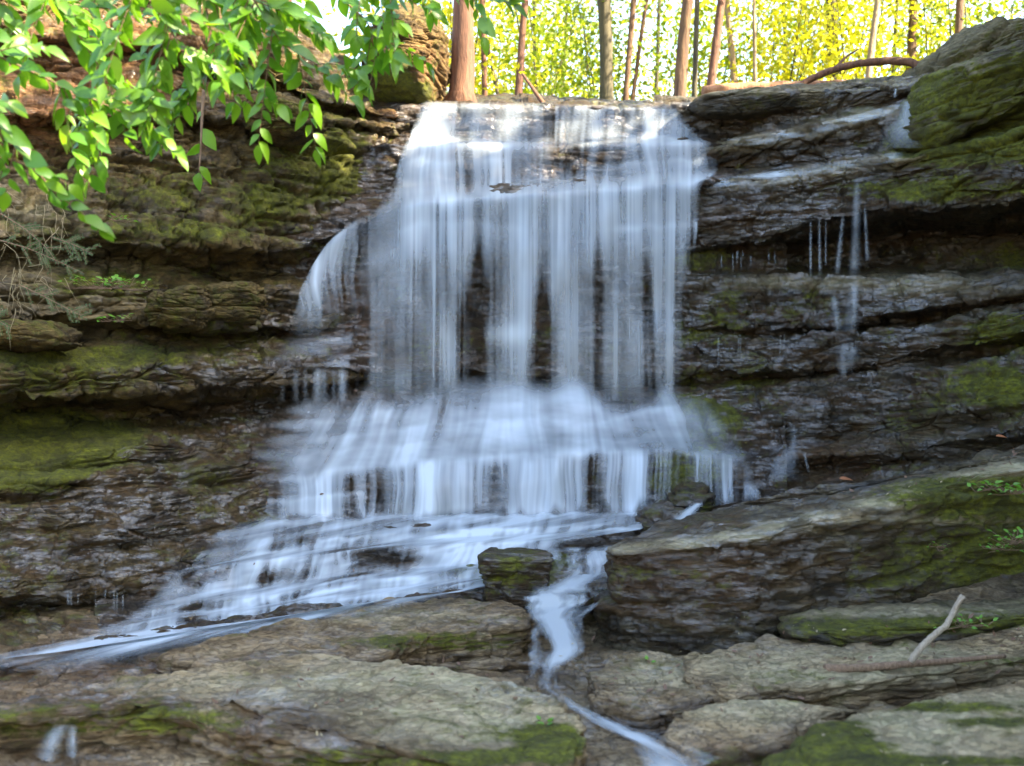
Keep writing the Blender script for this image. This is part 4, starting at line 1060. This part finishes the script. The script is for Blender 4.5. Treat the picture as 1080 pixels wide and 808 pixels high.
T = [
 ((480, 104), (488, 0), 15.2, 27, 21, M_bark_red, 'thick red brown trunk with flared foot beside the tan boulder', 1, M_forest, 1300, 1.6),
 ((511, 108), (510, 0), 17.5, 6, 5.5, M_bark_red, 'slim straight reddish tree just beside the thick flared trunk', 2, M_forest, 1400, 1),
 ((531, 108), (514, 40), 18.0, 4, 3.5, M_bark_olive, 'thin sapling leaning away from the falls between two slim trees', 3, M_forest, 900, 1),
 ((547, 108), (554, 0), 17.0, 8.5, 7, M_bark_red, 'slim dark tree standing over the middle of the thin sapling group', 4, M_forest, 1500, 1),
 ((566, 108), (562, 0), 22.0, 4, 3, M_bark_olive, 'faint thin pole of a tree deep in the bright foliage', 5, M_forest, 1500, 1),
 ((590, 108), (598, 0), 24.0, 4, 3, M_bark_olive, 'faint thin tree standing beyond the leaning dead stick', 6, M_forest2, 1500, 1),
 ((637, 108), (637, 0), 18.5, 15, 14, M_bark_olive, 'olive trunk wrapped in green leaves over the middle of the falls', 7, M_forest3, 1700, 1.1),
 ((656, 108), (669, 0), 18.0, 6.5, 6, M_bark_tan, 'slim brown tree leaning beside the leafy olive trunk', 8, M_forest, 900, 1),
 ((664, 108), (683, 0), 20.0, 4.5, 4, M_bark_tan, 'thinner of the two leaning trees, standing before a white patch of sky', 9, M_forest2, 700, 1),
 ((718, 107), (727, 0), 16.2, 14, 11.5, M_bark_tan, 'sturdy sunlit tan trunk at the end of the water crest', 10, M_forest, 1000, 1.2),
 ((733, 105), (734, 0), 17.0, 6, 5, M_bark_olive, 'narrow grey trunk close behind the sturdy tan trunk', 11, M_forest, 1000, 1),
 ((746, 100), (758, 10), 16.8, 10, 8.5, M_bark_red, 'dark leaning trunk rising behind the end of the rotten log', 12, M_forest, 900, 1.2),
 ((797, 96), (795, 0), 19.0, 4.5, 3.5, M_bark_pale, 'thin pale birch alone above the rotten log', 13, M_forest, 1700, 1),
 ((830, 92), (826, 0), 23.0, 5, 4, M_bark_olive, 'thin tree lost in foliage before the curved fallen branch', 14, M_forest3, 1900, 1),
 ((878, 90), (880, 0), 21.0, 13, 12, M_bark_olive, 'broad dark trunk half hidden by leaves behind the curved fallen branch', 15, M_forest2, 1900, 1),
 ((915, 88), (928, 0), 18.5, 8, 6, M_bark_pale, 'pale leaning trunk rising over the curved fallen branch', 16, M_forest, 1500, 1),
 ((943, 86), (945, 0), 22.5, 5, 4, M_bark_olive, 'slim dark tree between the pale leaning trunk and the mossy rocks', 17, M_forest2, 1500, 1),
 ((960, 80), (961, 0), 20.5, 10, 9, M_bark_tan, 'brown trunk close to the mossy rocks at the crest end', 18, M_forest2, 1700, 1),
 ((1010, 40), (1014, -30), 19.0, 9, 8, M_bark_tan, 'trunk standing behind the grey green boulder', 19, M_forest2, 1500, 1),
 ((690, 108), (696, 0), 25.0, 5, 4, M_bark_olive, 'faint far tree between the leaning pair and the sturdy tan trunk', 20, M_forest, 800, 1),
 ((775, 98), (768, 0), 20.0, 8, 6, M_bark_pale, 'pale crooked trunk between the dark leaning one and the birch', 21, M_forest, 1300, 1),
 ((440, 100), (436, -20), 19.0, 9, 8, M_bark_tan, 'trunk mostly hidden behind the tall tan boulder', 22, M_forest2, 1600, 1),
 ((300, 80), (306, -40), 18.0, 10, 9, M_bark_tan, 'trunk hidden behind the hanging leaves above the leafy cliff', 23, M_forest2, 1500, 1),
]
for b, t, Y, w0, w1, bk, lb, sd, lf, nl, fl in T:
    tree(b, t, Y, w0, w1, bk, lb, sd, lf, int(nl * 1.6), height=8.5 + (sd % 5) * .6, flare=fl, lim=7, spread=(.55, .55, .45), reach=1.5, lsize=.09)

# bright understorey behind the trunks: bushes one can tell apart, then the far wood
rngb = np.random.RandomState(5)
bush_spots = [(500, 22, 60), (560, 20, 50), (600, 24, 75), (640, 22, 60), (690, 27, 95), (750, 21, 50), (800, 20, 45), (850, 22, 40), (890, 20, 35), (930, 23, 40), (975, 21, 30), (1030, 20, -5), (460, 18, 60), (720, 30, 60), (580, 29, 40), (820, 29, 30)]
bush_words = ['beyond the slim reddish tree', 'behind the slim dark tree', 'in the gap beside the leafy olive trunk', 'under the leafy olive trunk', 'low in front of the white sky gap', 'behind the dark leaning trunk', 'round the thin pale birch',
    'over the middle of the rotten log', 'behind the broad dark trunk', 'behind the pale leaning trunk', 'next to the mossy rocks at the crest', 'behind the grey green boulder', 'behind the tall tan boulder', 'far behind the sturdy tan trunk', 'far behind the faint thin pole', 'far behind the thin birch']
for i, ((px, Y, pyc), wd) in enumerate(zip(bush_spots, bush_words)):
    x, _, z = W(px, pyc, Y)
    e = empty('sapling', (x, Y, 2.7))
    rg = np.random.RandomState(100 + i)
    h = z - 2.7 + 1.3
    stems, C = [], []
    for k in range(5):
        az = rg.uniform(0, 6.28); q = np.linspace(0, 1, 8)[:, None]
        top = np.array([math.cos(az) * rg.uniform(.4, 1.2), math.sin(az) * rg.uniform(.3, 1), h * rg.uniform(.75, 1.05)])
        pth = np.array([x, Y, 2.7]) + q * top * np.array([1, 1, 1]) + np.array([.15 * math.sin(k), 0, 0]) * np.sin(q * 3)
        stems.append(tube(pth, np.linspace(.025, .006, 8), 5, k)); C += [pth[3], pth[4], pth[5], pth[6], pth[7]]
    mesh_py('stem', stems, M_bark_olive, e)
    v, q = leaf_cloud(np.array(C), 2800, .10, rg, (.5, .5, .38))
    mesh_np('crown', v, q, (M_forest, M_forest2, M_forest, M_forest3)[i % 4], e, smooth=False)
    tag(e, 'bright yellow green leafy sapling ' + wd, 'sapling', 'saplings in the forest')

def woods(name, n, boxes, size, mat, seed, label, clumps=160, spread=(.9, .9, .7)):
    rg = np.random.RandomState(seed)
    vol = np.array([np.prod([b - a for a, b in bx]) for bx in boxes])
    C = []
    for bx, k in zip(boxes, np.maximum(1, (clumps * vol / vol.sum()).astype(int))):
        C.append(np.stack([rg.uniform(a, b, k) for a, b in bx], -1))
    v, q = leaf_cloud(np.vstack(C), n, size, rg, spread)
    o = mesh_np(name, v, q, mat, smooth=False, base=False)
    return tag(o, label, kind='stuff')
woods('far_woods', 30000, [((-22, 34), (32, 46), (3, 15))], .22, M_forest, 41, 'far sunlit wood seen as one bright mass of leaves', 240, (1.3, 1.3, 1.0))

# fallen wood on the crest
def px_path(pts): return np.array([W(*p) for p in pts])
def smooth_path(P, n):
    P = np.asarray(P, float); t = np.linspace(0, len(P) - 1, n); i = np.arange(len(P))
    Q = np.stack([np.interp(t, i, P[:, k]) for k in range(3)], -1)
    if n < 9: return Q
    ker = np.hanning(7); ker /= ker.sum()
    for k in range(3): Q[3:-3, k] = np.convolve(Q[:, k], ker, 'valid')
    return Q
lg = mesh_py('fallen_log', [tube(smooth_path(px_path([(742, 97, 14.3), (790, 93, 14.4), (850, 90, 14.5), (915, 88, 14.6)]), 30), np.linspace(.075, .045, 30), 14, 3, .22)], M_rot)
tag(lg, 'rotten orange brown log lying along the crest behind the cap ledge', 'log')
br = mesh_py('fallen_branch', [tube(smooth_path(px_path([(838, 94, 14.2), (855, 83, 14.2), (880, 73, 14.2), (905, 67, 14.2), (935, 64, 14.15), (960, 65, 14.1), (972, 72, 14.0), (974, 82, 13.9)]), 40), np.linspace(.035, .055, 40), 10, 5, .12),
    tube(smooth_path(px_path([(880, 73, 14.2), (892, 60, 14.3), (905, 52, 14.4)]), 12), np.linspace(.02, .008, 12), 6, 6)], M_bark_red)
tag(br, 'dark curved fallen branch arching over the crest', 'branch')
dk = mesh_py('dead_stick', [tube(smooth_path(px_path([(574, 111, 15.0), (563, 95, 15.3), (551, 78, 15.6)]), 14), np.linspace(.03, .018, 14), 7, 7, .1)], M_bark_red)
tag(dk, 'short dead stick leaning over the crest below the slim dark tree', 'stick')

# sticks on the front slabs
s1 = mesh_py('fallen_branch', [tube(smooth_path(px_path([(870, 706, 6.55), (905, 705, 6.58), (950, 701, 6.62), (1000, 697, 6.7), (1060, 692, 6.8)]), 40), np.linspace(.028, .012, 40), 10, 11, .12)], M_twig)
tag(s1, 'straight brown branch lying flat on the pale slab', 'branch')
s2 = mesh_py('forked_stick', [tube(smooth_path(px_path([(960, 698, 6.5), (972, 682, 6.5), (985, 670, 6.52), (998, 660, 6.55), (1006, 645, 6.6), (1015, 628, 6.62)]), 30), np.linspace(.020, .014, 30), 9, 12, .15),
    tube(smooth_path(px_path([(1006, 645, 6.6), (1013, 634, 6.58), (1018, 630, 6.56)]), 8), np.linspace(.012, .005, 8), 6, 13)], M_stick)
tag(s2, 'crooked pale stick standing up from the brown branch on the slab', 'stick')
s3 = mesh_py('forked_stick', [tube(smooth_path(px_path([(168, 758, 5.85), (178, 744, 5.95), (190, 732, 6.05), (196, 728, 6.08), (212, 727, 6.1)]), 24), np.linspace(.010, .006, 24), 7, 14, .12),
    tube(smooth_path(px_path([(192, 731, 6.05), (196, 723, 6.1)]), 6), np.linspace(.007, .004, 6), 6, 15)], M_stick)
tag(s3, 'small forked twig lying at the edge of the broad pale slab', 'stick')

# ------------------------------------------------------------------ hanging leafy branches
def leaf_shape(L_, Wd, droop, fold):
    """An ovate pointed leaf along +x, five stations, folded on its midrib."""
    st_ = [(0, 0), (.12, .55), (.32, 1.0), (.58, .86), (.82, .42), (1, 0)]
    V, Fq = [], []
    for t, w in st_:
        z = -droop * t * t * L_
        V += [(t * L_, -w * Wd / 2, z + fold * w * Wd / 2), (t * L_, 0, z), (t * L_, w * Wd / 2, z + fold * w * Wd / 2)]
    for i in range(5):
        a = i * 3
        Fq += [(a, a + 3, a + 4, a + 1), (a + 1, a + 4, a + 5, a + 2)]
    return np.array(V), np.array(Fq)

def leafy_branch(stem, label, seed, n_side=6, side_len=.32, leaf=.122, gap=.036, group='leafy twigs hanging from above', droop=.22, rad=.007, own=True, mat=None):
    rng = np.random.RandomState(seed)
    P = smooth_path(px_path(stem), 40)
    e = empty('leafy_branch', tuple(P[0]))
    twigs = [tube(P, np.linspace(rad, rad * .3, 40), 6, seed)]
    LV, LQ, off = [], [], 0
    def put(p, d, size):
        nonlocal off
        d = d / (np.linalg.norm(d) + 1e-9)
        up = np.array([-.1, -.95, .75]) + rng.normal(size=3) * .42
        side = np.cross(up, d); side /= np.linalg.norm(side) + 1e-9
        nrm = np.cross(d, side)
        v, q = leaf_shape(size, size * rng.uniform(.42, .62), rng.uniform(.0, .6), rng.uniform(.05, .6))
        LV.append(p + v[:, :1] * d + v[:, 1:2] * side + v[:, 2:] * nrm); LQ.append(q + off); off += len(v)
    def leaves_on(Q, size, g):
        seg = np.linalg.norm(np.diff(Q, axis=0), axis=1); l = np.concatenate([[0], np.cumsum(seg)])
        k = 0; t = g
        while t < l[-1]:
            p = np.array([np.interp(t, l, Q[:, a]) for a in range(3)])
            j = min(len(Q) - 2, np.searchsorted(l, t)); d = Q[j + 1] - Q[j]; d /= np.linalg.norm(d) + 1e-9
            s = np.cross(d, [0, .3, 1]); s /= np.linalg.norm(s) + 1e-9
            put(p, d * .75 + s * (1 if k % 2 else -1) * rng.uniform(.6, 1.0) + np.array([0, rng.uniform(-.3, .1), -droop * rng.uniform(-.4, 1.0)]), size * rng.uniform(.6, 1.45) * (1 - .25 * t / l[-1]))
            t += g * rng.uniform(.7, 1.3); k += 1
        d = Q[-1] - Q[-3]; put(Q[-1], d / np.linalg.norm(d) + np.array([0, 0, -droop * .7]), size * .9)
    leaves_on(P, leaf, gap)
    for i in range(n_side):
        j = int(rng.uniform(.08, .85) * 39); d = P[min(39, j + 2)] - P[j]; d /= np.linalg.norm(d) + 1e-9
        s = np.cross(d, [0, 1, .2]) * (1 if i % 2 else -1); s /= np.linalg.norm(s) + 1e-9
        ln = side_len * rng.uniform(.6, 1.2); q = np.linspace(0, 1, 12)[:, None]
        v = d * .7 + s * .8 + np.array([0, rng.uniform(-.7, .5), -.1])
        Q = P[j] + q * v * ln + np.array([0, 0, -.28 * ln]) * q ** 2
        twigs.append(tube(Q, np.linspace(rad * .5, rad * .2, 12), 5, seed + i)); leaves_on(Q, leaf * .92, gap)
    mesh_py('twig', twigs, M_twig, e)
    mesh_np('foliage', np.vstack(LV), np.vstack(LQ), mat or M_leaf, e)
    return tag(e, label, 'leafy branch', group)

leafy_branch([(-80, 20, 5.2), (0, 60, 5.3), (60, 88, 5.4), (100, 105, 5.5), (128, 118, 5.5)], 'long bright leafy twig pointing down over the orange rock', 201, 7, .24)
leafy_branch([(-60, 90, 5.0), (-10, 120, 5.1), (25, 165, 5.2), (60, 205, 5.3), (104, 238, 5.4)], 'lowest hanging twig with big shiny leaves over the dry grass', 202, 5, .18, leaf=.11)
leafy_branch([(140, -60, 5.9), (220, 0, 6.0), (280, 35, 6.0), (330, 65, 6.1), (372, 105, 6.1)], 'leafy twig ending in bright leaves above the rounded brown block', 203, 7, .28)
leafy_branch([(190, -70, 6.2), (215, 0, 6.2), (228, 50, 6.2), (232, 88, 6.2)], 'drooping leafy twig over the middle of the leafy cliff', 204, 10, .36)
leafy_branch([(310, -50, 6.3), (350, -10, 6.3), (385, 20, 6.3), (402, 48, 6.3), (412, 66, 6.3)], 'leafy twig hanging in front of the tall tan boulder', 205, 5, .22)
leafy_branch([(20, -60, 5.6), (60, 0, 5.7), (95, 55, 5.7), (120, 95, 5.8), (132, 140, 5.8)], 'leafy twig dropping in front of the upper ledges to a forked tip', 206, 8, .26)
leafy_branch([(-60, -20, 6.0), (40, 0, 6.0), (120, 10, 6.1), (185, 28, 6.1)], 'leafy twig spreading along the top over the upper ledges', 207, 9, .32)
leafy_branch([(430, -60, 6.4), (470, -20, 6.4), (505, -6, 6.4), (540, 4, 6.4)], 'few dark green leaves hanging over the slim reddish tree', 208, 3, .16)
leafy_branch([(240, -60, 5.7), (262, -10, 5.7), (280, 20, 5.8), (300, 50, 5.8)], 'dense leafy twig above the rounded brown block', 209, 9, .32)
leafy_branch([(120, -60, 5.4), (150, -10, 5.4), (180, 30, 5.5), (200, 70, 5.5)], 'leafy twig between the upper ledges and the hanging stem', 210, 9, .32)
leafy_branch([(360, -60, 5.9), (390, -25, 5.9), (420, -5, 5.9), (455, 10, 5.9)], 'leaves at the very top before the thick flared trunk', 211, 5, .22)
hs = leafy_branch([(215, 95, 7.6), (213, 125, 7.6), (212, 150, 7.6), (210, 182, 7.6)], 'bare brown stem with four leaves hanging before the cliff', 212, 0, .1, leaf=.13, gap=.13, rad=.013)

# hemlock sprigs and dry grass on the left wall
def sprig(stem, label, seed):
    rng = np.random.RandomState(seed)
    P = smooth_path(px_path(stem), 30); e = empty('hemlock_sprig', tuple(P[0]))
    tw = [tube(P, np.linspace(.005, .002, 30), 5, seed)]; V, Q, off = [], [], 0
    lines = [P]
    for i in range(9):
        j = rng.randint(3, 28); d = P[min(29, j + 1)] - P[j - 1]; d /= np.linalg.norm(d)
        s = np.cross(d, [0, 1, 0]) * (1 if i % 2 else -1)
        ln = rng.uniform(.08, .16); q = np.linspace(0, 1, 10)[:, None]
        Ln = P[j] + q * (d * .7 + s * .7) * ln; lines.append(Ln); tw.append(tube(Ln, np.linspace(.003, .0012, 10), 4, i))
    for Ln in lines:
        for k in range(len(Ln) * 4):
            t = rng.uniform(0, len(Ln) - 1.01); i = int(t); p = Ln[i] + (Ln[i + 1] - Ln[i]) * (t - i)
            d = Ln[i + 1] - Ln[i]; d /= np.linalg.norm(d) + 1e-9
            s = np.cross(d, [0, 1, 0]) * rng.choice([-1, 1]) + rng.normal(size=3) * .25; a = d * .5 + s; a /= np.linalg.norm(a)
            b = np.cross(a, [0, 1, 0.2]); b /= np.linalg.norm(b) + 1e-9; l_ = rng.uniform(.014, .026)
            V.append(np.array([p, p + a * l_ * .5 - b * .003, p + a * l_, p + a * l_ * .5 + b * .003])); Q.append(np.arange(4) + off); off += 4
    mesh_py('twig', tw, M_twig, e)
    mesh_np('needles', np.vstack(V), np.array(Q), M_hemlock, e, smooth=False)
    tag(e, label, 'hemlock sprig', 'hemlock sprigs on the cliff')
sprig([(-5, 252, 9.6), (30, 262, 9.6), (60, 275, 9.6), (88, 288, 9.6)], 'grey green hemlock sprig highest on the wall above the dry grass', 1)
sprig([(55, 250, 9.7), (78, 258, 9.7), (98, 268, 9.7)], 'short hemlock sprig just under the lowest shiny leaves', 2)
sprig([(20, 300, 9.5), (45, 312, 9.5), (70, 325, 9.5), (92, 336, 9.5)], 'hemlock sprig with pale tips low over the flat rounded stone', 3)
sprig([(0, 225, 9.6), (25, 240, 9.6), (50, 262, 9.6), (62, 280, 9.6)], 'grey green hemlock sprig beneath the lowest hanging twig at the border of the cliff', 5)
sprig([(-20, 330, 9.4), (-5, 336, 9.4), (10, 345, 9.4)], 'hemlock sprig at the border of the view above the shelf', 4)

def dry_grass():
    rng = np.random.RandomState(9); parts = []
    for i in range(50):
        px, py = rng.uniform(-60, 75), rng.uniform(200, 330); Y = 10.2 - .0 * px
        Y = np.interp(px, [-60, 75], [9.75, 10.55])
        p = np.array(W(px, py, Y)); d = np.array([rng.uniform(-.5, .9), -rng.uniform(.1, .4), -rng.uniform(.3, 1)]); ln = rng.uniform(.12, .4)
        q = np.linspace(0, 1, 7)[:, None]
        parts.append(tube(p + q * d * ln + np.array([0, 0, -.3 * ln]) * q ** 2 + .03 * np.sin(q * 7 + i) * rng.normal(size=3), np.linspace(.003, .0012, 7), 3, i))
    o = mesh_py('dry_grass', parts, M_straw, base=False)
    tag(o, 'dry straw coloured grass and roots hanging on the cliff wall', kind='stuff')
dry_grass()

def seedling(px, py, Y, n, label, seed, size=.05, spread=.05, cat='plant', name='small_plant', mat=None):
    rng = np.random.RandomState(seed); p = np.array(W(px, py, Y)); e = empty(name, tuple(p))
    LV, LQ, off, tw = [], [], 0, []
    for i in range(n):
        az = rng.uniform(0, 6.28); d = np.array([math.cos(az), math.sin(az) * .8 - .3, rng.uniform(.1, .9)]); d /= np.linalg.norm(d)
        b = p + rng.normal(size=3) * np.array([spread, spread * .5, .01]); t = b + d * spread * .8
        tw.append(tube(np.array([p, p * .4 + b * .6, b, t]), .002, 4, i))
        up = np.array([0, -.3, 1.]) + rng.normal(size=3) * .3; s = np.cross(up, d); s /= np.linalg.norm(s) + 1e-9
        v, q = leaf_shape(size * rng.uniform(.6, 1.2), size * .6, .4, .2)
        LV.append(t + v[:, :1] * d + v[:, 1:2] * s + v[:, 2:] * np.cross(d, s)); LQ.append(q + off); off += len(v)
    mesh_py('stem', tw, M_twig, e)
    mesh_np('foliage', np.vstack(LV), np.vstack(LQ), mat or M_fern, e)
    tag(e, label, cat, 'small green plants on the rocks')
seedling(1048, 516, 8.15, 26, 'bright green plant rooted high on the mossy shelf', 1, .045, .06)
seedling(1078, 520, 8.1, 20, 'pale green plant next to the bright one on the mossy shelf', 2, .04, .06)
seedling(925, 553, 8.3, 12, 'single bright seedling at the pale top edge of the shelf', 3, .04, .03)
seedling(1076, 572, 7.9, 34, 'leafy tuft on the face of the mossy shelf', 4, .04, .09)
seedling(1056, 580, 7.95, 18, 'sparse tuft on the shelf face beside the leafy tuft', 5, .035, .06)
seedling(988, 577, 8.0, 9, 'tiny plant in the dark crack of the shelf face', 6, .03, .04)
seedling(1022, 660, 7.2, 20, 'small plant behind the crooked pale stick', 7, .035, .06)
seedling(685, 700, 6.95, 5, 'tiny seedling on the wet rock beside the stream', 8, .03, .015)
seedling(118, 304, 10.5, 40, 'bright fern like tuft on the ledge below the hanging leaves', 9, .06, .14)
seedling(120, 338, 10.4, 16, 'small green tuft under the fern like tuft', 10, .05, .06)
seedling(125, 233, 10.3, 14, 'pale sprig tip beside the lowest shiny leaves', 11, .04, .05)
seedling(575, 765, 5.5, 6, 'small green shoot on the mossy corner of the broad pale slab', 12, .035, .02)

def flat_leaf(px, py, Y, size, mat, label, seed):
    rng = np.random.RandomState(seed); p = np.array(W(px, py, Y))
    v, q = leaf_shape(size, size * .5, .2, .25); a = rng.uniform(-.6, .6)
    d = np.array([math.cos(a), math.sin(a) * .5, .05]); s = np.cross([0, -.45, 1], d); s /= np.linalg.norm(s)
    o = mesh_np('fallen_leaf', p + v[:, :1] * d + v[:, 1:2] * s + v[:, 2:] * np.cross(d, s), q, mat)
    tag(o, label, 'leaf', 'single fallen leaves')
flat_leaf(232, 705, 6.6, .07, M_greenleaf, 'yellow green leaf lying on the wet rock above the broad pale slab', 1)
flat_leaf(1050, 460, 10.6, .10, M_deadleaf, 'orange dead leaf on the mossy ledge of the dark cliff', 2)
flat_leaf(885, 505, 11.2, .13, M_deadleaf, 'orange dead leaf at the foot of the dark cliff', 3)
flat_leaf(1068, 474, 10.5, .07, M_deadleaf, 'small dead leaf just below the orange leaf on the mossy ledge', 4)

def litter(name, n, spots, size, mat, label, seed):
    rng = np.random.RandomState(seed); LV, LQ, off = [], [], 0
    dg = bpy.context.evaluated_depsgraph_get(); dg.update()
    while len(LV) < n:
        cx, cy, rx, ry = spots[rng.randint(len(spots))]
        d = Vector(W(cx + rng.normal() * rx, cy + rng.normal() * ry, 1.0)).normalized()
        hit, p, nr, _, ob, _ = scene.ray_cast(dg, (0, 0, 0), d)
        if not hit or nr.z < .45 or p.y > 13: continue
        nr = np.array(nr); p = np.array(p) + nr * .006
        a = rng.normal(size=3); a -= nr * a.dot(nr); a /= np.linalg.norm(a); s_ = np.cross(nr, a)
        L_ = size * rng.uniform(.5, 1.4)
        v, q = leaf_shape(L_, L_ * rng.uniform(.2, .6), rng.uniform(-.5, .3), rng.uniform(-.1, .5))
        LV.append(p + v[:, :1] * a + v[:, 1:2] * s_ + v[:, 2:] * nr); LQ.append(q + off); off += len(v)
    o = mesh_np(name, np.vstack(LV), np.vstack(LQ), mat, base=False)
    tag(o, label, kind='stuff')
litter('leaf_litter', 260, [(1010, 675, 60, 14), (1040, 690, 60, 8), (900, 690, 90, 20), (1060, 480, 30, 10), (960, 500, 90, 12), (400, 720, 120, 20), (760, 720, 90, 30), (140, 560, 120, 60), (330, 390, 200, 20)], .035, M_litter, 'small brown bits of dead leaf and bark lying on the rocks', 3)
litter('fallen_needles', 160, [(1000, 770, 80, 25), (430, 740, 120, 25), (800, 690, 120, 25), (1000, 520, 80, 15)], .022, M_straw, 'pale bits of straw and needles on the slabs', 4)

# ------------------------------------------------------------------ leaf mass added out of view, its boxes shaped to shade the gorge
woods('sun_blocking_leaves', 100000, [((6.8, 12.5), (-6, .2), (2.8, 11)), ((6.8, 10.5), (.2, 3.2), (2.8, 7.4)), ((6.8, 12.5), (3.2, 8.2), (2.8, 11.4)), ((6.8, 12.5), (8.2, 9.6), (2.8, 9.6)), ((6.6, 12.5), (9.4, 13), (2.8, 7.4))], .40, M_blocker, 77, 'unseen mass of leaves added beside the gorge to block the sun', 900, (.6, .6, .5))
